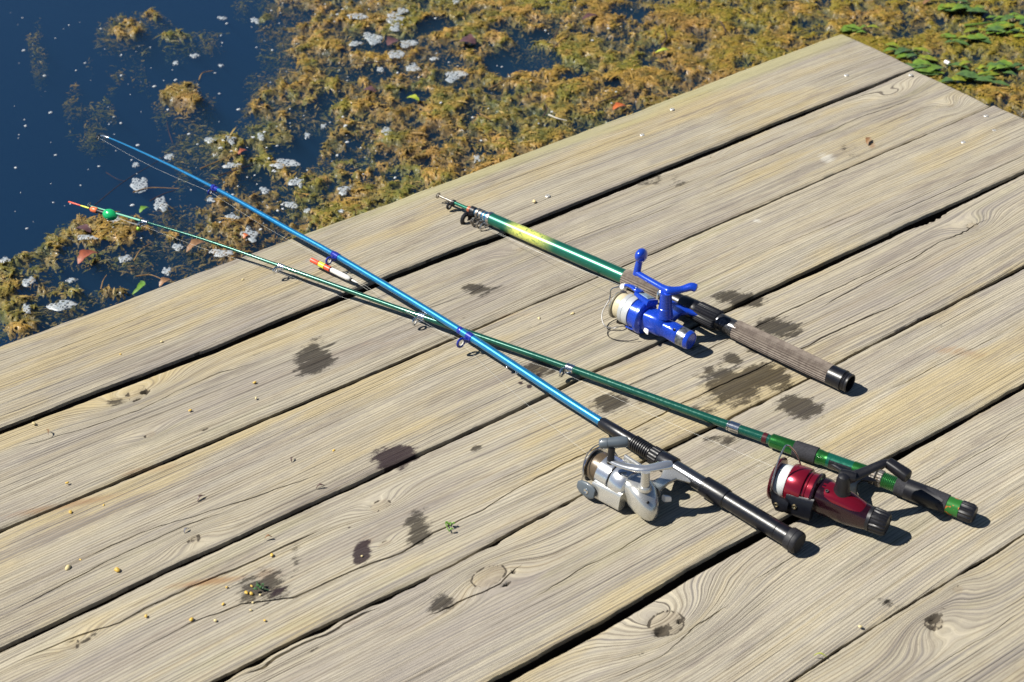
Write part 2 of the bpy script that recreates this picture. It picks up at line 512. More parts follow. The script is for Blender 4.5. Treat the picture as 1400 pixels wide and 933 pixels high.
# dark hollows inside knots and dark scraps (x, y, rx mm, ry mm, strength)
HOLES = [(198, 534, 7, 5, 1), (187, 545, 9, 2.5, .85), (176, 538, 2.5, 6, .75), (905, 861, 12, 7, 1), (929, 848, 5, 4, .9), (1277, 846, 11, 6, 1), (1277, 858, 6, 5, .8), (120, 872, 16, 4, .7), (265, 737, 8, 5, .6),
         (692, 800, 8, 2.5, .9), (702, 782, 3, 7, .8), (280, 586, 6, 2.5, .7), (430, 888, 10, 3, .6), (838, 700, 0.1, 0.1, 0), (880, 893, 9, 6, .5), (1213, 822, 7, 5, .6), (1290, 832, 7, 5, .5)]
# wet and oily stains (x, y, rx px, ry px, strength)
STAINS = [(428, 490, 26, 22, 1), (572, 722, 18, 22, .85), (603, 828, 20, 15, .8), (360, 800, 36, 26, .75), (1062, 448, 30, 15, 1), (1010, 408, 34, 9, .95), (1000, 525, 44, 26, .95), (1045, 512, 34, 18, .95),
          (1092, 556, 32, 15, 1), (835, 552, 24, 14, .9), (736, 506, 28, 11, .8), (985, 602, 26, 9, .7), (660, 396, 26, 10, .7), (945, 470, 20, 10, .6), (905, 246, 36, 11, .55), (1160, 205, 16, 8, .5), (960, 560, 26, 10, .6),
          (1040, 475, 22, 12, .8), (650, 612, 8, 7, .8), (1215, 823, 14, 7, .7), (160, 548, 14, 6, .6), (1000, 490, 18, 9, .7), (405, 760, 10, 22, .45), (540, 690, 14, 7, .4), (900, 590, 20, 8, .4), (880, 545, 20, 8, .5)]
BERRIES = [(541, 625, 29, 16, 1), (495, 755, 13, 17, 1), (372, 808, 22, 12, .55), (478, 720, 4, 3, .7), (728, 512, 22, 8, .55), (712, 524, 5, 3, .8), (724, 529, 5, 3, .8)]
RUSTS = [(285, 795, 60, 6, .85), (365, 785, 26, 12, .6), (90, 690, 90, 7, .7), (210, 640, 60, 7, .6), (1310, 482, 50, 9, .62), (520, 468, 60, 5, .4), (700, 430, 40, 5, .5), (1190, 194, 6, 8, .9), (500, 742, 16, 22, .4), (470, 850, 40, 8, .4), (1130, 880, 30, 10, .3), (1340, 170, 40, 14, .35)]
PALES = [(1130, 215, 16, 9, .72), (1035, 302, 9, 4, .8), (1310, 130, 60, 30, .35), (1240, 270, 70, 22, .4), (60, 880, 50, 14, .3), (95, 890, 14, 12, .5), (1040, 640, 10, 5, .5), (620, 795, 30, 10, .4)]

def blob_field(XY, lst, scale_px=True):
    f = np.zeros(len(XY))
    for x, y, rx, ry, s in lst:
        if s <= 0:
            continue
        c = P(x, y)[:2]
        if scale_px:
            k = np.linalg.norm(P(x + 10, y)[:2] - c) / 10.0
            kv = np.linalg.norm(P(x, y + 10)[:2] - c) / 10.0
            right = nrm(P(x + 10, y)[:2] - c); dn = nrm(P(x, y + 10)[:2] - c)
            d = XY - c
            q = np.sqrt((d @ right / (rx * k)) ** 2 + (d @ dn / (ry * kv)) ** 2)
        else:
            d = XY - c
            q = np.sqrt((d[:, 0] / (rx * 1e-3)) ** 2 + (d[:, 1] / (ry * 1e-3)) ** 2)
        f = np.maximum(f, s * np.clip(1.25 - 0.75 * q, 0, 1))
    return f

SIDE = simple_mat('shade_dark_board_side', (0.028, 0.023, 0.019), 0.9, spec=.15, nscale=40, namt=0.4, nbump=0.3)  # near-black board sides: the shade of the gaps is put into the colour
dock = empty('wooden_dock', (XLEFT / 2, -0.8, 0.0))
tag(dock, 'weathered grey-brown wooden dock of wide planks above the weedy water', 'dock')

def build_board(k):
    nearvis = k <= 6
    farE = gap_edges(k)[1]                # near edge of gap k is this board's far edge
    nearE = gap_edges(k + 1)[0]
    xe = XEND[k]
    u = np.concatenate([np.linspace(XLEFT, -1.95, 26)[:-1], np.linspace(-1.95, xe, 500 if nearvis else 120)])
    nz = lambda sd, f, a: (fbm(u * f, np.full_like(u, sd * 3.7), 4, sd) - 0.5) * a
    yf = np.interp(u, farE[:, 0], farE[:, 1]) + nz(k * 2 + 1, 28, 0.0032) + nz(k * 2 + 31, 160, 0.0012)
    yn = np.interp(u, nearE[:, 0], nearE[:, 1]) + nz(k * 2 + 2, 28, 0.0032) + nz(k * 2 + 51, 160, 0.0012)
    if k == 3:      # torn far edge by the knot
        yf -= 0.007 * np.exp(-((u - P(1272, 300)[0]) / 0.035) ** 2) * (0.6 + 0.8 * vnoise(u * 260, u * 0, 5))
    if k == 4:      # rotten strip along the far edge
        yf -= 0.0035 * smooth(0.45, 0.8, fbm(u * 26, u * 0, 3, 77)) * smooth(-0.75, -0.95, u)
    W = yf - yn
    # crack tracks
    tracks = []
    for pts, hw in CRACKS.get(k, []):
        q = np.array([P(x, y)[:2] for x, y in pts])
        q = q[np.argsort(q[:, 0])]
        v = np.interp(q[:, 0], u, yf); w = np.interp(q[:, 0], u, W)
        t = np.clip((v - q[:, 1]) / w, 0.04, 0.96)
        tracks.append((t.mean(), q[:, 0], t, hw * 1.5e-3))
    tracks.sort(key=lambda a: a[0])
    curves = []
    for tm, ux, t, hw in tracks:
        uu = np.interp(u, ux, t) + (fbm(u * 40, u * 0 + tm * 50, 3, 11) - 0.5) * 0.018
        Lc = ux[-1] - ux[0]
        env = smooth(ux[0] - 0.001, ux[0] + 0.18 * Lc, u) * smooth(ux[-1] + 0.001, ux[-1] - 0.18 * Lc, u)
        wv = hw * env * (0.45 + 1.1 * fbm(u * 22, u * 0 + tm * 91, 3, 21))
        curves.append([uu, wv])
    for i in range(1, len(curves)):       # keep the rows in order
        curves[i][0] = np.maximum(curves[i][0], curves[i - 1][0] + 0.03)
    nodes = [np.zeros_like(u)] + [c[0] for c in curves] + [np.ones_like(u)]
    rows, depth = [], []
    nrow = 66 if nearvis else 24
    for i in range(len(nodes) - 1):
        a, b = nodes[i], nodes[i + 1]
        wa = curves[i - 1][1] / W if i > 0 else 0 * u
        wb_ = curves[i][1] / W if i < len(curves) else 0 * u
        lo = a + np.maximum(wa, 0.0003) if i > 0 else a
        hi = b - np.maximum(wb_, 0.0003) if i < len(curves) else b
        n = max(5, int(round(nrow * float((b - a).mean()))))
        for j in range(n + 1):
            rows.append(lo + (hi - lo) * j / n); depth.append(0 * u)
        if i < len(curves):
            rows.append(b); depth.append(np.minimum(curves[i][1] * 9.0, 0.014))
    T = np.array(rows); Dp = np.array(depth)
    Y = yf[None] - T * W[None]
    X = np.broadcast_to(u[None], Y.shape)
    # worn edges: round over the outer millimetres
    de = np.minimum(T, 1 - T) * W[None]
    rnd = np.where(de < 0.003, 0.0015 * (1 - de / 0.003) ** 2, 0)
    rnd = rnd + np.where((xe - X) < 0.004, 0.002 * (1 - (xe - X) / 0.004) ** 2, 0)
    # ring field: a slab of a log with knots
    r = np.random.default_rng(100 + k)
    v0 = [-0.5, 1.45, -0.45, 1.5, -0.35, 1.7, -0.6, 1.4, -0.5][k] * S
    vv = (-k * S - Y) - v0 - 0.012 * (fbm(X * 1.3, X * 0 + k * 5.1, 2, 40 + k) - 0.5) * 4
    dd = 0.016 + 0.030 * fbm(X * 0.6 + k * 3.3, X * 0 + k, 2, 60 + k)
    ringf = np.sqrt(vv ** 2 + dd ** 2)
    ringf += 0.0022 * (fbm(X * 2.6, Y * 10.0, 3, 80 + k) - 0.5) + 0.0006 * (fbm(X * 14, Y * 40, 2, 85 + k) - .5)
    XY = np.stack([X.ravel(), Y.ravel()], 1)
    nearf = np.zeros(X.shape); kn = np.zeros(X.shape); ho = np.zeros(X.shape)
    dz = np.zeros(X.shape)
    for (px, py, ra, rc, push, la, lc, hv) in KNOTS.get(k, []):
        c = P(px, py)
        du, dv = (X - c[0]), (Y - c[1])
        wob = 1 + 0.14 * (fbm(X * 60, Y * 60, 2, 90) - 0.5)
        q = (du / (la * 1e-3)) ** 2 + (dv / (lc * 1e-3)) ** 2
        ringf += push * 1e-3 * np.exp(-q * wob) * np.sign(0.5 - (hash((k, px)) % 2) * 0 + 0)
        nearf = np.maximum(nearf, np.exp(-q * .45))
        qq = np.sqrt((du / (ra * 1e-3)) ** 2 + (dv / (rc * 1e-3)) ** 2) * wob
        kn = np.maximum(kn, smooth(1.25, 0.8, qq))
        rim = np.exp(-((qq - 1.0) / 0.11) ** 2) * (0.55 + 0.6 * fbm(np.arctan2(dv, du) * 2, du * 0 + px, 2, 14))
        ho = np.maximum(ho, 0.9 * rim)
        dz -= 0.0012 * np.exp(-((qq - 1.0) / 0.14) ** 2)
    gu = np.gradient(ringf, axis=1) / np.maximum(np.gradient(X, axis=1), 1e-5)
    dyr = np.gradient(Y, axis=0); dyr = np.where(np.abs(dyr) < 2e-4, -2e-4, dyr)
    gradf = np.clip(np.abs(np.gradient(ringf, axis=0) / dyr) + np.abs(gu), 0, 2)
    hb = blob_field(XY, HOLES, False).reshape(X.shape)
    ho = np.maximum(ho, hb)
    dz -= 0.006 * smooth(0.55, 1.0, hb)
    dz += 0.0016 * (fbm(X * 14, Y * 55, 3, 33 + k) - 0.5) + 0.0007 * (fbm(X * 60, Y * 420, 2, 43 + k) - 0.5)
    cup = 0.0015 * ((T - 0.5) * 2) ** 2
    Z = -rnd - Dp + dz - cup + [0, -.001, 0.0008, -.0006, .001, -.0012, 0, 0, 0][k]
    st = blob_field(XY, STAINS); be = blob_field(XY, BERRIES); ru = blob_field(XY, RUSTS); pa = blob_field(XY, PALES)
    mo = np.zeros(len(XY))
    if k == 0:
        dd_ = (T * W[None]).ravel()
        mo = 0.95 * smooth(0.075, 0.0, dd_) * (0.45 + 0.55 * smooth(-1.5, -0.4, XY[:, 0]))
        mo *= (0.4 + 1.2 * fbm(XY[:, 0] * 4, XY[:, 1] * 30, 3, 9))
    else:
        mo = 0.35 * smooth(0.55, 0.75, fbm(XY[:, 0] * 4, XY[:, 1] * 16, 3, 19 + k)) * 1.3
    nr, nc = X.shape
    top = np.stack([X, Y, Z], -1)
    bot_f = np.stack([u, yf - 0.001, np.full_like(u, -0.046)], -1)[None]
    bot_n = np.stack([u, yn + 0.001, np.full_like(u, -0.046)], -1)[None]
    mid_f = np.stack([u, yf, np.full_like(u, -0.008)], -1)[None]
    mid_n = np.stack([u, yn, np.full_like(u, -0.008)], -1)[None]
    V = np.concatenate([bot_f, mid_f, top, mid_n, bot_n], 0)
    def pad(a, w=2):
        a = a.reshape(nr, nc); return np.concatenate([a[:1]] * w + [a] + [a[-1:]] * w, 0).ravel()
    nR = V.shape[0]
    ii = np.arange(nR)[:, None] * nc + np.arange(nc - 1)[None]
    jj = ((np.arange(nR)[:, None] + 1) % nR) * nc + np.arange(nc - 1)[None]
    F = np.stack([ii, jj, jj + 1, ii + 1], -1).reshape(-1, 4)
    # end caps as quad strips folded from the outside in
    caps = []
    for c0, flip in ((0, 1), (nc - 1, 0)):
        a, b = 0, nR - 1
        while b - a >= 3:
            q = [a * nc + c0, (a + 1) * nc + c0, (b - 1) * nc + c0, b * nc + c0]
            caps.append(q[::-1] if flip else q); a += 1; b -= 1
    F = np.vstack([F, np.array(caps)])
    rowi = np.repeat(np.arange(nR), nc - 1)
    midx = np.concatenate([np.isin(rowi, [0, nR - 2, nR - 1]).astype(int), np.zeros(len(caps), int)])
    ringp = pad(ringf.ravel())
    ma = np.stack([pad(st), pad(be), pad(ru), pad(mo)], 1)
    mb = np.stack([pad(kn), pad(ho), pad(pa), np.full(nR * nc, k * 0.1)], 1)
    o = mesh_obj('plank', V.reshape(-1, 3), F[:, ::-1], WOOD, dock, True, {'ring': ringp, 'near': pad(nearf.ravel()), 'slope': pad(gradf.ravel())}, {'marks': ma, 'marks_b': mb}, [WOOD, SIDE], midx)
    o.data.set_sharp_from_angle(angle=math.radians(50))
    return o

for k in range(9):
    build_board(k)

# joists and posts below the boards
JOIST = simple_mat('damp_joist_wood', (0.16, 0.125, 0.08), 0.8, nscale=30, namt=0.5, nbump=0.4)
def box_mesh(c, half, bev=0.004):
    """box with bevelled vertical section (octagon prism along its longest axis)"""
    hx, hy, hz = half
    sec = [(-hx, -hy + bev), (-hx + bev, -hy), (hx - bev, -hy), (hx, -hy + bev), (hx, hy - bev), (hx - bev, hy), (-hx + bev, hy), (-hx, hy - bev)]
    v = [(c[0] + a, c[1] + b, c[2] + s * hz) for s in (-1, 1) for a, b in sec]
    return np.array(v), ring_faces(2, 8)
for xj in (-0.10, -1.0, -1.9, -2.6):
    v, f = box_mesh((xj, -0.81, -0.118), (0.035, 0.77, 0.07))
    mesh_obj('joist', v, f, JOIST, dock, False)
    for yj in (-0.16, -1.45):
        v, f = tube([(xj + 0.085, yj, -1.35), (xj + 0.085, yj, -0.7), (xj + 0.083, yj, -0.052)], [0.052, 0.05, 0.048], 14)
        mesh_obj('post', v, f, JOIST, dock)
# galvanised screw heads
SCREW = simple_mat('galvanised_screw_head', (0.62, 0.60, 0.55), 0.45, 0.6)
sv, sf = lathe((0, 0, 0), (0, 0, 1), [(-0.004, 0.0038), (0.0004, 0.0042), (0.0011, 0.0034), (0.0012, 0.0014), (0.0004, 0.0011)], 14)
scr_me = None
for (x, y) in [(1157, 103.5), (878, 185), (919, 150), (1245, 103), (1348, 159), (1359, 179), (749, 268.5), (1317, 195)]:
    c = P(x, y) - np.array(ORIGIN['wooden_dock'])
    if scr_me is None:
        o = MB().add(sv, sf).build('screw', SCREW)
        scr_me = o.data; o.parent = dock
    else:
        o = bpy.data.objects.new('screw', scr_me); col.objects.link(o); o.parent = dock
    o.location = tuple(float(q) for q in c + np.array([0, 0, 0.0002]))
# ------------------------------------------------------------------ pond: bed, water body, floating weed
ZW = -0.26
WX0, WX1, WY0, WY1 = -60.0, 60.0, -40.0, 80.0
MUD = simple_mat('dark_pond_mud', (0.035, 0.035, 0.028), 0.9, nscale=6, namt=0.4)
bed = mesh_obj('pond_bed', [(WX0, WY0, -1.4), (WX1, WY0, -1.4), (WX1, WY1, -1.4), (WX0, WY1, -1.4)], [(0, 1, 2, 3)], MUD, None, False)
bed['kind'] = 'structure'

def water_material():
    m = NT('pond_water')
    o = m.obj()
    n1 = m.noise(o, 14.0, 3.0, 0.5); n2 = m.noise(o, 3.0, 2.0, 0.5)
    b = m.bump(m.math('ADD', n1, m.math('MULTIPLY', n2, 3.0)), 0.10, 0.004)
    gl = m.n('BsdfGlossy', {'Roughness': 0.04, 'Color': (0.9, 0.95, 1.0), 'Normal': b})
    tr_ = m.n('BsdfTransparent', {'Color': (0.97, 0.98, 1.0)})
    fr = m.n('Fresnel', {'IOR': 1.333, 'Normal': b})
    mx = m.n('MixShader', {0: fr.outputs[0]})
    m.t.links.new(tr_.outputs[0], mx.inputs[1]); m.t.links.new(gl.outputs[0], mx.inputs[2])
    m.t.links.new(mx.outputs[0], m.out.inputs['Surface'])
    vol = m.n('VolumePrincipled', {'Color': (0.024, 0.070, 0.112), 'Density': 16.0, 'Absorption Color': (0.10, 0.20, 0.42), 'Anisotropy': 0.0})
    m.t.links.new(vol.outputs[0], m.out.inputs['Volume'])
    return m.m
WATER = water_material()
zb = -1.395
wv = [(WX0 + .5, WY0 + .5, zb), (WX1 - .5, WY0 + .5, zb), (WX1 - .5, WY1 - .5, zb), (WX0 + .5, WY1 - .5, zb), (WX0 + .5, WY0 + .5, ZW), (WX1 - .5, WY0 + .5, ZW), (WX1 - .5, WY1 - .5, ZW), (WX0 + .5, WY1 - .5, ZW)]
water = mesh_obj('water', wv, [(3, 2, 1, 0), (4, 5, 6, 7), (0, 1, 5, 4), (1, 2, 6, 5), (2, 3, 7, 6), (3, 0, 4, 7)], WATER, None, False)
water['kind'] = 'structure'

# where the weed floats, laid out from the photograph: (x, y, rx, ry, amount)
WEED = [(170, 30, 34, 20, .8), (205, 18, 20, 9, .7), (238, 45, 30, 11, .72), (243, 128, 34, 24, .85), (283, 36, 20, 16, .5), (216, 175, 14, 30, .42), (190, 62, 22, 18, .45), (139, 85, 26, 34, .36), (118, 140, 36, 46, .26), (49, 56, 12, 40, .28), (200, 105, 30, 14, .28),
        (145, 312, 60, 24, .85), (92, 330, 50, 22, .75), (46, 348, 44, 22, .8), (190, 305, 40, 22, .6), (30, 425, 36, 36, .85), (8, 380, 30, 40, .8), (84, 394, 44, 13, .75), (237, 322, 16, 9, .9), (158, 396, 30, 11, .75), (84, 420, 26, 11, .6), (272, 356, 56, 12, .6), (140, 345, 40, 16, .62), (296, 290, 44, 36, .62), (60, 375, 40, 14, .6), (180, 356, 30, 12, .5), (225, 290, 24, 22, .42), (270, 240, 30, 20, .4)]
DARK = [(719, 79, 44, 15, .95), (732, 46, 32, 8, .8), (495, 95, 36, 9, .7), (423, 168, 30, 26, .8), (564, 128, 22, 9, .75), (489, 189, 24, 8, .7), (410, 206, 26, 22, .85), (840, 113, 14, 6, .7), (613, 80, 20, 7, .6), (348, 243, 22, 17, .85), (388, 202, 22, 16, .6), (378, 79, 34, 12, .75), (512, 60, 24, 9, .6), (655, 205, 26, 6, .45), (340, 205, 14, 10, .5),
        (860, 12, 30, 9, .6), (790, 100, 24, 8, .5), (930, 100, 18, 5, .4), (540, 235, 30, 7, .4), (690, 35, 24, 7, .5), (400, 18, 26, 10, .5), (445, 130, 16, 10, .5), (600, 30, 26, 8, .45), (1190, 30, 14, 6, .3)]
BX = [(-200, 345), (0, 345), (60, 368), (95, 372), (118, 330), (150, 292), (185, 280), (230, 262), (280, 268), (340, 250), (600, 250)]

def weed_amount(X, Y):
    px, py = proj(np.stack([X, Y, np.full_like(X, ZW)], -1))
    xb = np.interp(py, [b[0] for b in BX], [b[1] for b in BX])
    wob = (fbm(X * 7, Y * 7, 3, 201) - 0.5) * 90
    D = smooth(-55, 75, px - xb + wob) * (0.66 + 0.22 * smooth(300, 900, px))
    for x, y, rx, ry, a in WEED:
        q = np.sqrt(((px - x) / rx) ** 2 + ((py - y) / ry) ** 2)
        D = np.maximum(D, a * smooth(1.5, 0.35, q + (wob / 90) * 0.9))
    for x, y, rx, ry, a in DARK:
        q = np.sqrt(((px - x) / rx) ** 2 + ((py - y) / ry) ** 2)
        D = D * (1 - a * smooth(1.35, 0.6, q + (wob / 90) * 1.3))
    return D, px, py

def weed_height(X, Y):
    D, px, py = weed_amount(X, Y)
    wx = X + 0.02 * (fbm(X * 22, Y * 22, 2, 301) - .5); wy = Y + 0.02 * (fbm(X * 22, Y * 22, 2, 302) - .5)
    lump = fbm(wx * 17, wy * 17, 4, 210, 0.6) - 0.5
    cl = fbm(wx * 55, wy * 55, 3, 220, 0.6) - 0.5
    fine = fbm(wx * 170, wy * 170, 2, 230) - 0.5
    h = -0.062 + 0.055 * smooth(0.0, 0.75, D) + 0.020 * (D - .7)
    h = h + lump * 0.052 * (0.35 + D) + cl * 0.040 + fine * 0.018
    h = np.where(h > 0.004, 0.0015 + (h - 0.0015) * 0.11, h)
    return h, D, px, py

step = 0.0046
gx = np.arange(-1.75, 1.35, step); gy = np.arange(-0.62, 2.05, step)
GX, GY = np.meshgrid(gx, gy)
GX = GX + (RNG.random(GX.shape) - .5) * step * .5; GY = GY + (RNG.random(GX.shape) - .5) * step * .5
H, DD, PX, PY = weed_height(GX, GY)
inside = (PX > -140) & (PX < 1540) & (PY > -140) & (H > -0.010 - 0.016 * fbm(GX * 90, GY * 90, 2, 555)) & ~((GX < -0.13) & (GY < -0.03))
nyg, nxg = GX.shape
idx = np.arange(nyg * nxg).reshape(nyg, nxg)
q_ok = inside[:-1, :-1] & inside[:-1, 1:] & inside[1:, 1:] & inside[1:, :-1]
quads = np.stack([idx[:-1, :-1], idx[:-1, 1:], idx[1:, 1:], idx[1:, :-1]], -1)[q_ok]
used = np.unique(quads); remap = np.full(nyg * nxg, -1); remap[used] = np.arange(len(used))
Vw = np.stack([GX.ravel(), GY.ravel(), (ZW + H).ravel()], -1)[used]

def weed_material(name, leaf=False):
    m = NT(name)
    o = m.obj()
    n1 = m.noise(o, 9.0, 4.0, 0.6); n2 = m.noise(o, 42.0, 4.0, 0.65); n3 = m.noise(o, 210.0, 3.0, 0.6); n4 = m.noise(o, 23.0, 3.0, 0.6, 0.6)
    sx = m.n('SeparateXYZ', {0: o})
    c = m.mix(m.maprange(n2, 0.38, 0.60), (0.14, 0.090, 0.017), (0.32, 0.190, 0.030))
    c = m.mix(m.maprange(n1, 0.47, 0.60, 0, 0.85), c, (0.15, 0.145, 0.016))
    c = m.mix(m.maprange(n4, 0.53, 0.64, 0, 0.85), c, (0.39, 0.222, 0.056))
    c = m.mix(m.maprange(n4, 0.44, 0.32, 0, 0.85), c, (0.040, 0.046, 0.012))
    c = m.mix(m.maprange(n3, 0.58, 0.72, 0, 0.65), c, (0.05, 0.038, 0.018))
    c = m.mix(m.maprange(n3, 0.42, 0.28, 0, 0.4), c, (0.50, 0.36, 0.09))
    n0 = m.noise(o, 3.2, 3.0, 0.55)
    c = m.mix(m.maprange(n0, 0.50, 0.64, 0, 0.6), c, (0.115, 0.125, 0.022))
    c = m.mix(m.maprange(n0, 0.46, 0.34, 0, 0.45), c, (0.20, 0.105, 0.035))
    # more leaf-green and gold towards the dock's far corner
    gr = m.maprange(sx.outputs[0], -0.25, 0.55, 0, 0.85)
    c = m.mix(m.math('MULTIPLY', gr, m.maprange(n1, 0.35, 0.6)), c, (0.20, 0.155, 0.010))
    if leaf:
        t = m.attr('tone').outputs['Fac']
        c = m.mix(m.maprange(t, 0.0, 0.35, 0.75, 0.0, 'LINEAR'), c, (0.085, 0.10, 0.018))
        c = m.mix(m.maprange(t, 0.72, 1.0, 0.0, 0.7, 'LINEAR'), c, (0.46, 0.30, 0.09))
    b = m.bump(m.math('ADD', n3, n2), 0.5, 0.004)
    m.bsdf(Base_Color=c, Roughness=m.maprange(n3, 0.35, 0.6, 0.34, 0.7), Normal=b, Specular_IOR_Level=0.4, Coat_Weight=0.06, Coat_Roughness=0.15)
    return m.m
weed = mesh_obj('floating_algae_mat', Vw, remap[quads], weed_material('ochre_algae'), None, True)
weed['kind'] = 'stuff'
# the mat goes on beyond the picture, built coarser
HX, HY = np.meshgrid(np.arange(-3.0, 4.2, 0.017), np.arange(-1.4, 5.2, 0.017))
HX = HX + (RNG.random(HX.shape) - .5) * .008; HY = HY + (RNG.random(HX.shape) - .5) * .008
h2, d2, p2, q2 = weed_height(HX, HY)
front = ((np.stack([HX, HY, np.full_like(HX, ZW)], -1) - CAM) @ RM)[..., 2] < -0.3
seen = (p2 > -128) & (p2 < 1528) & (q2 > -128) & (HX > -1.73) & (HX < 1.33) & (HY > -0.60) & (HY < 2.03)
okm = front & ~seen & (h2 > -0.012) & ~((HX < -0.06) & (HY < 0.04))
ny2, nx2 = HX.shape; id2 = np.arange(ny2 * nx2).reshape(ny2, nx2)
q_ok = okm[:-1, :-1] & okm[:-1, 1:] & okm[1:, 1:] & okm[1:, :-1]
qd2 = np.stack([id2[:-1, :-1], id2[:-1, 1:], id2[1:, 1:], id2[1:, :-1]], -1)[q_ok]
us2 = np.unique(qd2); rm2 = np.full(ny2 * nx2, -1); rm2[us2] = np.arange(len(us2))
far_mat = mesh_obj('floating_algae_mat', np.stack([HX.ravel(), HY.ravel(), (ZW + h2).ravel()], -1)[us2], rm2[qd2], weed.data.materials[0], None, True)
far_mat['kind'] = 'stuff'

# loose fronds and scraps lying on and in the mat: one mass nobody could count
NF = 200000
fxs = RNG.uniform(-1.75, 1.3, NF * 3); fys = RNG.uniform(-0.6, 2.0, NF * 3)
h_, d_, px_, py_ = weed_height(fxs, fys)
ok = (px_ > -120) & (px_ < 1520) & (py_ > -120) & (d_ > 0.25) & (h_ > -0.03) & ~((fxs < -0.1) & (fys < 0.0))
sel = np.where(ok)[0][:NF]
# sunken wisps round the mat's rim
ok2 = (px_ > -60) & (px_ < 760) & (py_ > -60) & (d_ > 0.10) & (d_ < 0.62) & (h_ <= -0.008) & ~((fxs < -0.1) & (fys < 0.0)) & (fbm(fxs * 16, fys * 16, 4, 777) > 0.50)
sel2 = np.where(ok2)[0][:26000]
h_ = np.where(ok2, -0.016 - 0.075 * RNG.random(len(h_)) * fbm(fxs * 9, fys * 9, 2, 778), h_)
sel = np.concatenate([sel, sel2])
fxs, fys, h_ = fxs[sel], fys[sel], h_[sel]
n = len(sel)
clump = fbm(fxs * 30, fys * 30, 2, 411)
th = RNG.uniform(0, 2 * np.pi, n); th = np.where(RNG.random(n) < .7, clump * 9 + RNG.normal(0, .5, n), th)
ln = RNG.gamma(2.2, 0.0011, n) + 0.0013; ln = np.where(RNG.random(n) < .06, ln * 2.6, ln); wd = np.minimum(ln * RNG.uniform(0.10, 0.36, n), .0020)
tilt = RNG.normal(0.02, 0.13, n); roll_ = RNG.normal(0, 0.22, n)
d3 = np.stack([np.cos(th) * np.cos(tilt), np.sin(th) * np.cos(tilt), np.sin(tilt)], -1)
s3 = np.stack([-np.sin(th) * np.cos(roll_), np.cos(th) * np.cos(roll_), np.sin(roll_)], -1)
c3 = np.stack([fxs, fys, ZW + h_ + RNG.uniform(-0.001, 0.0022, n)], -1)
up = np.array([0, 0, 1.0])
pts = []
for a, b, cz in ((-1, 0, 0), (-.25, 1, .12), (-.25, -1, .12), (.45, .8, .1), (.45, -.8, .1), (1, 0, -.05)):
    pts.append(c3 + d3 * (ln * a)[:, None] + s3 * (wd * b)[:, None] + up * (ln * cz)[:, None])
Vf = np.stack(pts, 1).reshape(-1, 3)
base_i = np.arange(n)[:, None] * 6
Ff = np.concatenate([base_i + np.array([[0, 2, 1, 1]])[:, :3].repeat(1, 0)], 0)
tri = np.array([[0, 2, 1], [1, 2, 4], [1, 4, 3], [3, 4, 5]])
Ff = (base_i[:, None, :] + tri[None]).reshape(-1, 3)
tone = np.repeat(RNG.random(n), 6)
fr_o = mesh_obj('loose_algae_fronds', Vf, Ff, weed_material('algae_frond', True), None, True, {'tone': tone})
fr_o['kind'] = 'stuff'

# ------------------------------------------------------------------ foam
def foam_material():
    m = NT('white_pond_foam')
    o = m.obj()
    vo = m.n('TexVoronoi', {'Vector': o, 'Scale': 150.0, 'Randomness': 1.0}, feature='DISTANCE_TO_EDGE')
    v2 = m.n('TexVoronoi', {'Vector': o, 'Scale': 420.0}, feature='DISTANCE_TO_EDGE')
    nz = m.noise(o, 60.0, 3.0, 0.6)
    film = m.math('MULTIPLY', m.maprange(vo.outputs[0], 0.06, 0.22), m.maprange(nz, 0.30, 0.55))
    film = m.math('MAXIMUM', film, m.math('MULTIPLY', m.maprange(v2.outputs[0], 0.2, 0.4), 0.35))
    film = m.math('MAXIMUM', film, 0.22)
    c = m.mix(m.maprange(nz, 0.3, 0.7), (0.32, 0.37, 0.41), (0.54, 0.57, 0.59))
    bs = m.n('BsdfPrincipled', {'Base Color': c, 'Roughness': 0.35, 'Normal': m.bump(vo.outputs[0], 0.6, 0.003)})
    tp = m.n('BsdfTransparent')
    mx = m.n('MixShader', {0: m.math('MULTIPLY', film, 0.95)})
    m.t.links.new(bs.outputs[0], mx.inputs[1]); m.t.links.new(tp.outputs[0], mx.inputs[2])
    m.t.links.new(mx.outputs[0], m.out.inputs['Surface'])
    return m.m
FOAM = foam_material()

def foam_patch(x, y, rx, ry, seed, z=None):
    c = P(x, y, ZW)
    k = np.linalg.norm(P(x + 5, y, ZW) - c) / 5; kv = np.linalg.norm(P(x, y + 5, ZW) - c) / 5
    right = nrm(P(x + 5, y, ZW) - c); dn = nrm(P(x, y + 5, ZW) - c)
    hh = float(weed_height(np.array([c[0]]), np.array([c[1]]))[0][0])
    z0 = ZW + max(hh, 0) + 0.0018 if z is None else z
    V = [[c[0], c[1], z0 + .0014]]; ns = 26
    for ring, fr_ in ((1, .5), (2, .85), (3, 1.0)):
        for j in range(ns):
            a = 2 * np.pi * j / ns
            lob = 1 + 0.55 * (vnoise(np.cos(a) * 1.6 + seed * 7.1, np.sin(a) * 1.6 + seed * 3.3, 5) - .5) * 2 + 0.22 * (vnoise(np.cos(a) * 5 + seed, np.sin(a) * 5, 6) - .5) * 2
            p = c + right * (np.cos(a) * rx * k * lob * fr_) + dn * (np.sin(a) * ry * kv * lob * fr_)
            V.append([p[0], p[1], z0 + (.0014, .0010, -.0008)[ring - 1]])
    f = [(0, 1 + j, 1 + (j + 1) % ns) for j in range(ns)]
    for r_ in range(2):
        o = 1 + r_ * ns
        f += [(o + j, o + ns + j, o + ns + (j + 1) % ns, o + (j + 1) % ns) for j in range(ns)]
    return np.array(V), [q[::-1] for q in f]

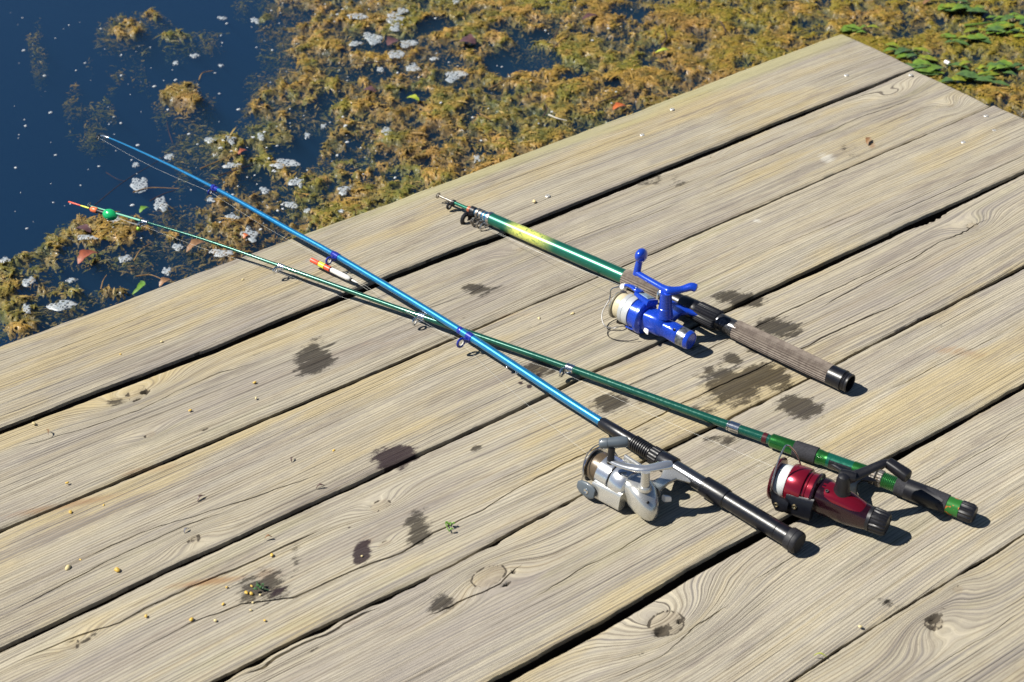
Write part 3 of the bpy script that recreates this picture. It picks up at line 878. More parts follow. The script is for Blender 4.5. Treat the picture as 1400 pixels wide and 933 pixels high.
FOAMS = [  # x, y, rx, ry, label
    (191, 252, 13, 10, 'white foam patch with a tail floating left of the blue rod tip section'),
    (219, 281, 10, 10, 'lobed white foam patch floating between the two rod tips'),
    (187, 226, 5.5, 3.4, 'small round foam blob on open water below the blue rod tip'),
    (232, 215, 6, 3.6, 'white foam blob on dark water just above the blue rod'),
    (154, 208, 0, 0, ''),
    (266, 77, 6.5, 2.6, 'long thin foam fleck farthest out on the open blue water'),
    (240, 87, 4.5, 2.4, 'foam fleck on open water right above the isolated weed clump'),
    (303, 26, 6, 2.2, 'foam fleck on the water near the top edge of the weed'),
    (302, 91, 4, 2, 'foam fleck beside the thin curled stem on open water'),
    (229, 373, 8, 7, 'bubbly white foam patch close to the dock edge beside the green leaf'),
    (170, 355, 10, 6, 'oval white foam patch right of the red-brown leaf'),
    (39, 386, 8, 6, 'round white foam patch on the weed left of the red-brown leaf'),
    (8, 358, 7, 4, 'foam patch at the left border of the picture'),
    (88, 418, 20, 6.5, 'long bubbly foam patch on weed near the dock at lower left'),
    (118, 326, 16, 4.5, 'stretched foam patch on the weed under the green ball float'),
    (158, 303, 8, 4.5, 'foam patch directly below the green ball float'),
    (244, 339, 9, 4.5, 'foam patch under the green rod beside a curled brown leaf'),
    (304, 347, 18, 4.5, 'long foam streak where the green rod crosses the dock edge'),
    (38, 424, 6, 6, 'foam spot inside the weed clump at lower left'),
    (97, 385, 10, 3.4, 'thin foam streak below the red-brown leaf'),
    (340, 322, 12, 10, 'foam patch with an orange scrap beside the blue rod near the dock'),
    (318, 298, 8, 5, 'foam patch just below the blue rod second guide'),
    (288, 274, 5.5, 3.2, 'small foam blob touching the blue rod second guide'),
    (385, 205, 0, 0, ''),
    (389, 225, 16, 6, 'grey-white foam streak beside the dark water hole left of center'),
    (409, 253, 11, 8, 'slanting foam patch on the weed above the blue rod'),
    (316, 193, 11, 6, 'foam patch on the weed bank right of the blue rod tip'),
    (286, 192, 9, 4, 'cream foam patch at the left rim of the weed bank'),
    (357, 188, 6, 5, 'roundish foam patch in the weed bank above the dark hole'),
    (421, 186, 4.5, 5, 'small foam patch on dark water right of the weed bank rim'),
    (443, 174, 5, 3.5, 'foam speck patch beside the dark water pocket in the weed'),
    (318, 227, 12, 4, 'slender foam patch lying along a sunken twig'),
    (361, 261, 6, 4.5, 'small foam patch in dark water right of the blue rod'),
    (398, 281, 11, 4, 'foam patch on the weed close above the blue rod by the dock'),
    (420, 290, 7, 4, 'small grey foam patch between weed and dock edge'),
    (470, 262, 9, 6, 'foam patch in the brown weed above the dock edge'),
    (467, 290, 6, 3, 'tiny foam patch close to the dock edge below the weed'),
    (541, 30, 12, 12, 'large broken foam patch in the weed at top'),
    (508, 52, 14, 9, 'angular foam patch left of the purple leaf scrap'),
    (486, 60, 9, 3.4, 'thin foam fleck left of the angular foam patch'),
    (555, 60, 17, 5, 'long foam patch below the large broken foam patch'),
    (540, 77, 11, 6, 'foam patch under the reddish leaf scrap'),
    (565, 92, 10, 8, 'ring shaped foam patch on the weed'),
    (594, 82, 6, 3, 'small foam oval right of the ring shaped patch'),
    (620, 105, 16, 8, 'triangular cream foam patch in the middle of the weed'),
    (492, 25, 14, 4.5, 'thin curved foam patch near the top border'),
    (550, 18, 8, 5, 'foam patch at the top right of the broken foam'),
    (652, 218, 5, 5, 'white foam dot near the dock edge below the weed'),
    (528, 180, 6, 7, 'grey foam patch on brown weed left of center'),
    (520, 96, 6, 4, 'small foam blob left of the ring shaped patch'),
    (440, 172, 0, 0, ''), (625, 5, 6, 3, 'foam fleck at the top border above the weed'), (349, 29, 7, 4, 'foam fleck at the left tip of the weed bank'),
    (350, 75, 0, 0, '')]
for i, (x, y, rx, ry, lab) in enumerate(FOAMS):
    if rx <= 0:
        continue
    v, f = foam_patch(x, y, rx * .9, ry * .9, i + 1)
    tag(recentre(mesh_obj('foam_patch', v, f, FOAM)), lab, 'foam', 'foam patches on the pond')
# specks of foam and bubbles
mb = MB(); r = random.Random(5)
spk = [(r.uniform(20, 480), r.uniform(20, 330)) for _ in range(150)] + [(r.uniform(330, 900), r.uniform(0, 260)) for _ in range(110)] + [(15, 18), (31, 25), (76, 53), (104, 97), (166, 104), (193, 113), (45, 77), (138, 40)]
for i, (x, y) in enumerate(spk):
    if y > 455 - 0.371 * x:
        continue
    s_ = r.choice((0.7, 0.9, 1.2, 1.6, 2.4))
    c = P(x, y, ZW)
    hh = max(float(weed_height(np.array([c[0]]), np.array([c[1]]))[0][0]), 0)
    k = 0.0012 * s_
    v, f = ellipsoid((c[0], c[1], ZW + hh + 0.0008), (np.array([k * r.uniform(.8, 1.8), k * r.uniform(-.4, .4), 0]), np.array([0, k, 0]), np.array([0, 0, k * .6])), 7, 4)
    mb.add(v, f)
sp = mb.build('foam_specks', simple_mat('foam_speck', (0.6, 0.63, 0.65), 0.3))
sp['kind'] = 'stuff'

# ------------------------------------------------------------------ leaves, twigs, water plants on the pond
def leaf_mat(name, c1, c2):
    m = NT(name)
    o = m.obj(); nz = m.noise(o, 90.0, 4.0, 0.6)
    m.bsdf(Base_Color=m.mix(m.maprange(nz, .35, .65), c1, c2), Roughness=0.45, Subsurface_Weight=0.0, Normal=m.bump(nz, .4, .002), Coat_Weight=0.2)
    return m.m
L_RED = leaf_mat('dead_red_leaf', (0.30, 0.075, 0.03), (0.17, 0.05, 0.03))
L_GRN = leaf_mat('fresh_green_leaf', (0.13, 0.26, 0.03), (0.08, 0.18, 0.02))
L_YEL = leaf_mat('yellow_green_leaf', (0.40, 0.42, 0.04), (0.25, 0.33, 0.03))
L_BRN = leaf_mat('brown_leaf', (0.27, 0.14, 0.06), (0.13, 0.075, 0.04))
L_PUR = leaf_mat('purple_brown_leaf', (0.12, 0.055, 0.055), (0.07, 0.035, 0.04))
L_ORG = leaf_mat('orange_scrap', (0.50, 0.13, 0.03), (0.38, 0.09, 0.03))
TWIG = leaf_mat('tan_twig', (0.33, 0.20, 0.07), (0.20, 0.115, 0.05))
TWIGD = leaf_mat('dark_twig', (0.08, 0.045, 0.04), (0.05, 0.03, 0.03))

def leaf_pts(base, tip, wid, up_=0.004, nseg=7, curl=0.25, notch=0.0):
    """solid thin leaf blade: top and bottom sheets joined at the rim, arched along a midrib"""
    base = np.asarray(base, float); tip = np.asarray(tip, float)
    d = tip - base; L = np.linalg.norm(d); d = d / L
    s = nrm(np.cross((0, 0, 1), d)); upv = np.cross(d, s)
    top = []
    for i in range(nseg + 1):
        t = i / nseg
        w = wid * (math.sin(math.pi * min(1, t * .94 + .03)) ** 0.8) * (1 + 0.2 * math.sin(i * 2.3))
        arch = upv * (up_ * math.sin(math.pi * t))
        cpt = base + d * (L * t) + s * (curl * L * 0.35 * math.sin(math.pi * t)) + arch
        top += [cpt - s * w + upv * w * .3, cpt, cpt + s * w + upv * w * .3]
    top = np.array(top); bot = top - np.array([0, 0, 0.0006])
    n_ = len(top); f = []
    for i in range(nseg):
        for j in range(2):
            a = i * 3 + j
            f.append((a, a + 3, a + 4, a + 1)); f.append((n_ + a, n_ + a + 1, n_ + a + 4, n_ + a + 3))
        f.append((i * 3, n_ + i * 3, n_ + i * 3 + 3, i * 3 + 3)); f.append((i * 3 + 2, i * 3 + 5, n_ + i * 3 + 5, n_ + i * 3 + 2))
    f.append((0, 1, n_ + 1, n_)); f.append((1, 2, n_ + 2, n_ + 1))
    e = nseg * 3
    f.append((e, n_ + e, n_ + e + 1, e + 1)); f.append((e + 1, n_ + e + 1, n_ + e + 2, e + 2))
    return np.vstack([top, bot]), f

def float_z(x, y, ex=0.003):
    c = P(x, y, ZW)
    return ZW + max(float(weed_height(np.array([c[0]]), np.array([c[1]]))[0][0]), 0.0) + ex

def add_leaf(name, a, b, wpx, mat, label, cat='leaf', curl=0.25, lift=0.004):
    za = float_z(*a); zb_ = float_z(*b)
    z = max(za, zb_)
    pa, pb = P(*a, z), P(*b, z)
    k = np.linalg.norm(P(a[0] + 5, a[1], z) - pa) / 5
    v, f = leaf_pts(pa, pb, wpx * k, lift, 7, curl)
    return tag(recentre(MB().add(v, f).build(name, mat)), label, cat)

add_leaf('dead_leaf', (107, 361), (134, 346), 9, L_RED, 'red-brown dead leaf lying on the dark water at lower left', lift=.008)
add_leaf('green_leaf', (181, 403), (193, 384), 4.5, L_GRN, 'curved green leaf afloat right beside the dock edge', curl=-.7, lift=.007)
add_leaf('green_leaf', (191, 291), (204, 284), 4.5, L_GRN, 'ragged bright green leaf scrap floating near the green rod tip')
add_leaf('yellow_leaf', (556, 134), (573, 138), 5, L_YEL, 'yellow-green leaf lying on the weed above the dock')
add_leaf('green_leaf', (896, 72), (917, 70), 3.6, L_YEL, 'curled lime green leaf on the weed near the top', curl=-.8, lift=.01)
add_leaf('dead_leaf', (838, 150), (856, 145), 6, L_ORG, 'orange-red leaf scrap lying against the dock edge')
add_leaf('dead_leaf', (628, 57), (650, 60), 12, L_PUR, 'purple-brown round leaf on the weed near the top')
add_leaf('dead_leaf', (530, 62), (546, 56), 10, L_PUR, 'dull purple leaf scrap among the foam patches')
add_leaf('dead_leaf', (496, 124), (514, 126), 6, L_PUR, 'dark purple leaf half sunk left of the yellow-green leaf')
add_leaf('dead_leaf', (326, 211), (338, 206), 4, L_RED, 'small red leaf scrap on the weed bank above the blue rod')
add_leaf('dead_leaf', (333, 326), (341, 322), 4, L_ORG, 'orange leaf scrap stuck in the foam beside the blue rod')
add_leaf('brown_leaf', (255, 345), (286, 332), 7, L_BRN, 'curled brown leaf floating below the green rod', lift=.008)
add_leaf('brown_leaf', (218, 392), (236, 384), 6, L_BRN, 'brown leaf at the dock edge next to the foam', lift=.006)
add_leaf('brown_leaf', (104, 312), (124, 318), 6, L_PUR, 'dark brown leaf on the weed below the float')
add_leaf('dead_leaf', (796, 27), (818, 22), 5, L_PUR, 'small dark red leaf on the weed at the top')
add_leaf('dead_leaf', (1262, 6), (1275, 2), 4, L_BRN, 'brown leaf among the green water plants at top')

def twig(pts, rpx, mat, label, sink=0.0):
    z = ZW + 0.004 - sink
    q = np.array([P(x, y, z + (float_z(x, y) - ZW - 0.003 if sink == 0 else 0)) for x, y in pts])
    k = np.linalg.norm(P(pts[0][0] + 5, pts[0][1], z) - P(*pts[0], z)) / 5
    c = spline(q, 14)
    rr = np.linspace(1, .5, 14) * rpx * k
    v, f = tube(c, rr, 7)
    return tag(recentre(MB().add(v, f).build('twig', mat)), label, 'twig')
twig([(668, 122), (690, 111), (712, 101)], 1.1, TWIG, 'straight tan stick lying on the weed right of the triangular foam')
twig([(656, 156), (664, 160), (671, 164)], 1.0, TWIG, 'short tan stick on the weed above the dock')
twig([(750, 157), (762, 162), (775, 165)], 1.1, simple_mat('pale_twig', (.55, .52, .45), .6), 'short bleached white twig on the weed')
twig([(742, 160), (748, 150), (744, 141)], .9, TWIGD, 'dark forked twig end standing out of the weed')
twig([(182, 263), (205, 257), (245, 258)], 0.9, TWIG, 'thin tan stem floating below the white tailed foam')
twig([(205, 275), (222, 266), (240, 260)], 0.8, TWIGD, 'thin dark stem crossing the tan stem')
twig([(272, 110), (277, 100), (291, 97)], 0.9, TWIG, 'thin curled stem with a bud on open water')
twig([(183, 357), (192, 342), (206, 333)], 1.0, TWIG, 'bent tan stem standing in the weed right of the foam')
twig([(138, 396), (141, 384), (146, 376)], 1.0, TWIG, 'upright tan stem in the weed below the red-brown leaf')
twig([(186, 378), (205, 376), (222, 382)], 1.0, TWIG, 'bent tan stem beside the bubbly foam near the dock')
twig([(128, 282), (170, 248), (225, 214), (262, 176)], 0.8, TWIGD, 'long dark sunken stem running up from the float', 0.012)
twig([(236, 196), (230, 178), (228, 166)], 0.8, TWIGD, 'short dark sunken stem above the blue rod', 0.012)
twig([(145, 236), (160, 245), (172, 248)], 0.7, TWIGD, 'faint dark sunken stem left of the tailed foam', 0.015)
twig([(274, 231), (300, 220), (330, 208)], 1.0, TWIG, 'tan stem half sunk in the weed bank', 0.002)
twig([(300, 240), (325, 232), (350, 224)], .9, TWIGD, 'dark stem below the half sunk tan stem', 0.004)
twig([(757, 52), (765, 40), (776, 38)], .8, TWIGD, 'dark thin stem on the weed near the top')
twig([(756, 66), (768, 55), (782, 46)], .8, TWIGD, 'second dark stem crossing the dark water hole')
twig([(905, 62), (911, 52), (908, 38)], 1.0, TWIGD, 'short dark twig above the lime green leaf')
twig([(985, 30), (990, 38), (992, 44)], 1.0, TWIGD, 'dark twig stub in the golden weed near the top')
twig([(820, 140), (850, 128), (862, 116)], .9, TWIGD, 'dark bent twig above the orange-red leaf scrap')
twig([(480, 88), (510, 86), (540, 84)], .7, TWIGD, 'thin dark stem left of the ring shaped foam')
twig([(500, 135), (510, 128), (523, 121)], .7, TWIG, 'thin tan stem beside the dark purple leaf')

# leafy green water plants off the dock's end
P_GRN = [leaf_mat('water_plant_green', (0.15, 0.25, 0.03), (0.09, 0.16, 0.02)), leaf_mat('water_plant_dark_green', (0.085, 0.16, 0.04), (0.05, 0.095, 0.03)), leaf_mat('water_plant_lime', (0.24, 0.27, 0.02), (0.13, 0.17, 0.02))]
def water_plant(cx, cy, rx, ry, nl, seed, label):
    r = random.Random(seed)
    c0 = P(cx, cy, ZW)
    root = tag(empty('water_plant', c0), label, 'water plant', 'green water plants off the dock end')
    st = [P(cx - rx * .8, cy + ry * .3, ZW + .003), P(cx, cy, ZW + .008), P(cx + rx * .8, cy - ry * .3, ZW + .003)]
    v, f = tube(spline(st, 10), np.linspace(.003, .0015, 10), 6)
    MB().add(v, f).build('stem', P_GRN[0], root)
    for i in range(nl):
        x = cx + r.uniform(-1, 1) * rx; y = cy + r.uniform(-1, 1) * ry
        z = float_z(x, y, 0.001 + r.random() * .007)
        a = P(x, y, z)
        an = r.uniform(-.6, .6) + (math.pi if r.random() < .4 else 0) - .6
        L = r.uniform(.022, .052)
        b = a + np.array([math.cos(an) * L, math.sin(an) * L, r.uniform(-.004, .004)])
        v, f = leaf_pts(a, b, L * r.uniform(.16, .30), r.uniform(.001, .004), 6, r.uniform(-.3, .3))
        MB().add(v, f).build('leaf', P_GRN[r.choice((0, 0, 1, 1, 2))], root)
water_plant(1308, 8, 26, 8, 13, 1, 'bright green leafy water plant at the top right of the weed')
water_plant(1346, 32, 34, 10, 15, 2, 'pale green leafy water plant below the topmost one')
water_plant(1388, 42, 16, 12, 9, 3, 'green leafy water plant cut by the right border of the picture')
water_plant(1240, 72, 18, 7, 9, 4, 'small green water plant just beyond the dock corner')
water_plant(1262, 95, 24, 7, 10, 5, 'low green water plant touching the slanting end of the dock')
water_plant(1338, 103, 34, 13, 17, 6, 'large dark green water plant right of the dock end')
water_plant(1376, 92, 26, 9, 10, 7, 'dark green water plant between the large one and the right border')
water_plant(1318, 54, 20, 5, 8, 8, 'dark blue-green sunken water plant between the bright and the large plant')
water_plant(1170, 42, 14, 4, 6, 9, 'tiny dark green plant above the dock corner')
# a discarded white cap
c = P(1295, 86, float_z(1295, 86, 0.004)); e = nrm(P(1301, 89, c[2]) - c)
v, f = lathe(c - e * .007, e, [(0, .0035), (.0005, .0045), (.012, .0046), (.0135, .004), (.0136, .0028), (.004, .0026)], 16)
tag(recentre(MB().add(v, f).build('plastic_tube', simple_mat('white_plastic', (.75, .73, .7), .35))), 'tiny white plastic tube lying in the golden weed past the dock end', 'litter')
# ------------------------------------------------------------------ fishing tackle materials
def tube_paint(name, c1, c2=None, rough=0.22, metal=0.55):
    m = NT(name)
    o = m.obj()
    nz = m.noise(o, 300.0, 4.0, 0.7); n2 = m.noise(o, 1400.0, 2.0, 0.6)
    c = m.mix(m.maprange(nz, .58, .75, 0, .35), c1, c2 or tuple(q * .5 for q in c1))
    c = m.mix(m.maprange(n2, .66, .75, 0, .5), c, (0.25, .25, .24))
    m.bsdf(Base_Color=c, Metallic=metal, Roughness=m.maprange(nz, .3, .7, rough - .05, rough + .12, 'LINEAR'), Coat_Weight=0.6, Coat_Roughness=0.07)
    return m.m
BLUE_ROD = tube_paint('blue_rod_paint', (0.012, 0.20, 0.44), None, .28, .5)
GREEN_ROD = tube_paint('dark_green_rod_paint', (0.006, 0.085, 0.058), None, .2, .35)
TEAL_ROD = tube_paint('teal_green_rod_paint', (0.008, 0.13, 0.082), None, .22, .45)
LIME_SEAT = tube_paint('lime_green_anodised', (0.022, 0.16, 0.03), None, .25, .7)
BLACKP = simple_mat('glossy_black_plastic', (0.005, 0.0055, 0.009), .33, 0, .0, .5)
BLACKM = simple_mat('satin_black_plastic', (0.007, 0.007, 0.010), .42)
RUBBER = simple_mat('black_rubber', (0.014, 0.014, 0.018), .55, nscale=300, namt=.4, nbump=.2)
FOAMG = simple_mat('worn_black_foam_grip', (0.035, 0.035, 0.042), .8, 0, 0, .3, nscale=500, namt=.4, nbump=.5)
TAPE = simple_mat('black_tape', (0.008, 0.008, 0.012), .42)
BROWNG = simple_mat('brown_ribbed_rubber', (0.19, 0.158, 0.132), .75, 0, 0, .3, nscale=120, second=(0.12, .095, .08), nbump=.3)
CHROME = simple_mat('chrome', (0.72, 0.73, 0.74), .16, 1.0)
STEEL = simple_mat('steel_wire', (0.55, 0.54, 0.52), .28, 1.0)
SILVER = simple_mat('silver_reel_paint', (0.68, 0.695, 0.71), .20, .85, .4)
CHAMP = simple_mat('champagne_reel_paint', (0.60, 0.595, 0.565), .26, .7, .4)
GREYP = simple_mat('slate_grey_plastic', (0.085, 0.105, 0.125), .42, 0, .2)
BLUEP = simple_mat('royal_blue_reel_paint', (0.010, 0.060, 0.52), .26, .25, .5, wear=(.03, .07, .3))
BLUEG = simple_mat('blue_guide_paint', (0.012, 0.026, 0.30), .3, .2, .4)
REDP = simple_mat('wine_red_reel_paint', (0.23, 0.006, 0.022), .24, .55, .5)
REDD = simple_mat('dark_red_black_reel_paint', (0.020, 0.003, 0.008), .26, .3, .5)
GOLDS = simple_mat('brass_screw', (0.55, 0.42, 0.22), .3, 1.0)
WHITEC = simple_mat('white_ceramic', (0.78, 0.77, 0.74), .3)
LINEW = simple_mat('wound_white_line', (0.66, 0.70, 0.70), .4, nscale=900, namt=.25, nbump=.2)
LINEC = simple_mat('wound_cream_line', (0.62, 0.54, 0.36), .42, nscale=900, namt=.25, nbump=.2)
LINEB = simple_mat('wound_bronze_line', (0.13, 0.095, 0.06), .32, .2, nscale=900, namt=.4, nbump=.2)
NYLON = simple_mat('nylon_line', (0.62, 0.62, 0.58), .3)
RUST = simple_mat('tarnished_metal', (0.34, 0.32, 0.29), .38, .8, nscale=400, second=(.12, .09, .06))
STICKER = simple_mat('worn_blue_silver_sticker', (0.30, 0.42, 0.55), .4, .2, nscale=160, second=(.10, .12, .12))

def yellow_band_material(smin, smax, org, axis):
    """teal tube with a yellow-green painted band whose ends fade into it"""
    m = NT('teal_rod_with_yellow_band')
    o = m.obj()
    d = m.n('VectorMath', operation='DOT_PRODUCT'); m.set(d.inputs[0], o); d.inputs[1].default_value = tuple(axis)
    s = m.math('SUBTRACT', d.outputs['Value'], float(np.dot(org, axis)))
    band = m.math('MULTIPLY', m.maprange(s, smin - .012, smin + .035), m.maprange(s, smax + .012, smax - .018))
    nz = m.noise(o, 240.0, 5.0, 0.7)
    band = m.math('MULTIPLY', band, m.maprange(nz, .60, .50, 0.45, 1.0))
    c = m.mix(band, (0.008, 0.13, 0.085), (0.58, 0.62, 0.13))
    c = m.mix(m.maprange(nz, .66, .72, 0, .55), c, (.03, .035, .02))
    m.bsdf(Base_Color=c, Metallic=m.math('MULTIPLY', m.math('SUBTRACT', 1.0, band), .45), Roughness=.34, Coat_Weight=.35, Coat_Roughness=.16)
    return m.m

# ------------------------------------------------------------------ rods
class Rod:
    def __init__(s, pts, name, label):
        q = np.array([P(*p) for p in pts])
        c = spline(q, 220)
        s.c = c; s.L = np.concatenate([[0], np.cumsum(np.linalg.norm(np.diff(c, axis=0), axis=1))])
        s.root = tag(empty(name, (q[0][0], q[0][1], 0)), label, 'fishing rod')
        a = nrm(s.at(.3) - s.at(0)); s.a = a
        h = nrm(np.cross(a, (0, 0, 1)))
        if h @ (CAM - q[0]) < 0:
            h = -h
        s.h = h; s.up = np.array([0, 0, 1.0])
    def at(s, d):
        return np.array([np.interp(d, s.L, s.c[:, i]) for i in range(3)])
    def dir(s, d):
        return nrm(s.at(min(d + .004, s.L[-1])) - s.at(max(d - .004, 0)))
    def local(s, d, y, z):
        """d along the rod, y out to the reel side (metres), z absolute height; straight frame near the butt"""
        b = s.at(0)
        p = b + s.a * d + s.h * y
        return np.array([p[0], p[1], z])
    def sweep(s, name, prof, mat, seg=20, ribs=0, ribd=0, parent=None):
        """prof [(d, r)] along the rod's own curve"""
        dense = []
        for (d0, r0), (d1, r1) in zip(prof[:-1], prof[1:]):
            n = max(1, int(abs(d1 - d0) / .03))
            for i in range(n):
                dense.append((d0 + (d1 - d0) * i / n, r0 + (r1 - r0) * i / n))
        dense.append(prof[-1])
        ang = np.linspace(0, 2 * np.pi, seg, endpoint=False); v = []
        for d, r in dense:
            _, a, b = frame_of(s.dir(min(max(d, 0), s.L[-1])))
            rr = np.full(seg, r)
            if ribs:
                rr = r - ribd * (0.5 - 0.5 * np.cos(ang * ribs))
            p = s.at(d) if d >= 0 else s.at(0) + s.a * d
            v.append(p + np.outer(np.cos(ang) * rr, a) + np.outer(np.sin(ang) * rr, b))
        return MB().add(np.concatenate(v), ring_faces(len(dense), seg)).build(name, mat, parent or s.root)
    def guide(s, d, rr, R, wire, matf, matr, drop=-.35, collar=.012, out=None):
        """line guide: collar round the blank, frame legs, ring"""
        p = s.at(d); t = s.dir(d); h = nrm(np.cross(t, (0, 0, 1)));
        if h @ s.h < 0:
            h = -h
        side = nrm(h + np.array([0, 0, drop]))
        c = p + side * ((rr + R + .0035) if out is None else out) + t * .004
        mb = MB()
        _, a, b = frame_of(t)
        v, f = lathe(p - t * collar / 2, t, [(0, rr + .0002), (.001, rr + .0012), (collar - .001, rr + .0012), (collar, rr + .0002)], 16)
        mb.add(v, f)
        for off in (-1, 1):
            q = nrm(np.cross(side, t))
            e0 = p + side * rr - t * collar * .4 + q * off * .0015
            e1 = c - side * (R + wire) * .75 + q * off * R * .75
            v, f = tube(spline([e0, (e0 + e1) / 2 + side * .001, e1], 6), wire * .8, 6); mb.add(v, f)
        v, f = tube([p + side * rr + t * collar * .35, c - side * R], wire, 6); mb.add(v, f)
        v, f = torus(c, t, R, wire * 1.35); mb.add(v, f)
        g = mb.build('guide', matf, s.root)
        v, f = torus(c, t, R - wire * 1.1, wire * .75)
        MB().add(v, f).build('ring_insert', matr, g)
        return c

def wire_path(name, pts, r, mat, parent, n=40, seg=6):
    v, f = tube(spline(pts, n), r, seg)
    return MB().add(v, f).build(name, mat, parent)

def loft(secs, seg=24, e=2.6):
    """secs: list of (centre, axis u * half size, axis v * half size) closed superellipse sections"""
    v = []
    ang = np.linspace(0, 2 * np.pi, seg, endpoint=False)
    ca, sa_ = np.cos(ang), np.sin(ang)
    x = np.sign(ca) * np.abs(ca) ** (2 / e); y = np.sign(sa_) * np.abs(sa_) ** (2 / e)
    for c, uu, vv in secs:
        v.append(np.asarray(c) + np.outer(x, uu) + np.outer(y, vv))
    return np.concatenate(v), ring_faces(len(secs), seg)

mm = 0.001
# ---- blue rod with the silver reel
A = Rod([(1092, 743, .0135), (820, 576, .0195), (625, 449.5, .0245), (460, 350, .0265), (398.6, 316, .0265), (296, 258.6, .024), (215, 218, .016), (150, 189, .006), (138, 186, .004)],
        'fishing_rod', 'blue telescopic fishing rod with black grip and silver reel, crossing over the green rod')
sA = lambda x, y: rod_s(A, x, y)
def rod_s(rod, x, y):
    px, py = proj(rod.c)
    return float(rod.L[np.argmin((px - x) ** 2 + (py - y) ** 2)])
a0 = sA(820, 576)
A.sweep('blank', [(a0 - .01, .0056), (sA(627, 452), .0053), (sA(625, 449), .0050), (sA(460, 350), .0046), (sA(457, 348), .0042), (sA(296, 258), .0033), (sA(290, 256), .0027), (A.L[-1] - .006, .0013), (A.L[-1], .0012)], BLUE_ROD, 16)
for d in (sA(627, 452), sA(458, 349), sA(293, 257)):
    A.sweep('ferrule_ring', [(d - .004, .0050), (d - .003, .0055), (d + .003, .0055), (d + .004, .0048)] if d < .8 else [(d - .004, .0036), (d - .003, .0050), (d + .003, .0046), (d + .004, .0034)], BLUEG, 16)
A.sweep('fore_grip', [(a0 + .002, .0060), (a0, .0074), (a0 - .030, .0082), (a0 - .052, .0088), (a0 - .053, .0078)], BLACKP, 24)
th_ = [];
d = a0 - .053
for i in range(9):
    th_ += [(d, .0089), (d - .0012, .0101), (d - .0024, .0101), (d - .0033, .0089)]; d -= .0033
A.sweep('thread', th_, BLACKM, 24)
A.sweep('lock_nut', [(d, .0095), (d - .001, .0112), (d - .013, .0114), (d - .014, .0100)], BLACKM, 60, 20, .0008)
d -= .014
A.sweep('fore_hood', [(d, .0108), (d - .002, .0118), (d - .022, .0122), (d - .0225, .0112)], BLACKP, 26)
d1 = d - .022
A.sweep('reel_seat', [(d1 + .004, .0098), (d1 - .050, .0098)], simple_mat('gunmetal_seat', (.20, .205, .215), .24, .95), 26)
A.sweep('rear_hood', [(d1 - .046, .0108), (d1 - .047, .0122), (d1 - .073, .0124), (d1 - .080, .0118), (d1 - .081, .0108)], BLACKP, 26)
A.sweep('grip', [(d1 - .080, .0106), (d1 - .1, .0107), (.030, .0113), (.0295, .0108), (.029, .0113), (.013, .0114)], BLACKP, 28)
A.sweep('butt_cap', [(.0145, .0114), (.0137, .0132), (.0125, .0138), (.006, .0138), (.0055, .0134), (.005, .0138), (.0008, .0137), (-.001, .0126), (-.0014, .0116), (-.0008, .0106), (-.0008, .0004)], RUBBER, 28)
gc = [A.guide(sA(641, 461), .0048, .0062, .0013, BLUEG, WHITEC), A.guide(sA(460, 350), .0040, .0052, .0012, BLUEG, WHITEC), A.guide(sA(297, 259), .0027, .0036, .0010, BLUEG, WHITEC)]
tp = A.at(A.L[-1]); tt = A.dir(A.L[-1])
A.sweep('tip_sleeve', [(A.L[-1] - .022, .0014), (A.L[-1] - .021, .0020), (A.L[-1] - .004, .0018), (A.L[-1] + .000, .0012)], CHROME, 12)
tc = tp + tt * .006 - np.array([0, 0, .003])
v, f = torus(tc, nrm(tt + np.array([0, 0, .35])), .0042, .0010)
mb = MB().add(v, f)
for o_ in (-1, 1):
    sd = nrm(np.cross(tt, (0, 0, 1))) * .003 * o_
    v, f = tube([tp - tt * .012 + sd * .2, tp - tt * .003 + sd * .8, tc + sd * 1.2], .0006, 5); mb.add(v, f)
tg = mb.build('tip_guide', BLACKM, A.root)
v, f = torus(tc, nrm(tt + np.array([0, 0, .35])), .0032, .0006)
MB().add(v, f).build('ring_insert', WHITEC, tg)

def reel_common(rod, s_ax, axy, axz):
    """axis start point and direction of a reel whose spool looks to the rod tip"""
    o = rod.local(s_ax, axy, axz)
    t = nrm(np.array([rod.a[0], rod.a[1], 0]))
    return o, t

def spool_ring(o, t, prof, name, mat, parent, seg=36, ribs=0, ribd=0):
    v, f = lathe(o, t, prof, seg, ribs, ribd)
    return MB().add(v, f).build(name, mat, parent)

# silver reel: body is the part, the rest are its pieces
off = A.at(.2) - A.local(.2, 0, 0); OA = 0.0
def LA(d, y, z):
    return A.local(d * mm, y * mm, z * mm)
T = nrm(np.array([A.a[0], A.a[1], 0])); Hh = A.h; U = np.array([0, 0, 1.0])
def sec(d, y, z, ry, rz, tilt=0.0):
    c_, s_ = math.cos(tilt), math.sin(tilt)
    return (LA(d, y, z), (Hh * c_ + U * s_) * ry * mm, (U * c_ - Hh * s_) * rz * mm)
v, f = loft([sec(193, 71, 27, 11, 12), sec(191, 71, 27, 16, 17), sec(185, 71, 26, 16.5, 17.5), sec(182, 72, 26, 17.5, 18), sec(172, 73.5, 25, 18, 19), sec(163, 75.5, 23, 16.5, 17.5), sec(156, 77.5, 20, 13.5, 14.5), sec(151, 79, 17.5, 9.5, 11), sec(148, 80, 16, 5.5, 7), sec(147, 80, 15.5, 2, 3)], 32, 3.1)
reelA = MB().add(v, f).build('reel', CHAMP, A.root)
mb = MB()
v, f = loft([sec(180, 56, 25, 9, 8), sec(176, 44, 22, 8, 5), sec(175, 30, 19, 7, 3.6), sec(178, 16, 17, 9, 3.2), sec(180, 10.5, 17, 13, 3.4)], 18, 2.4)
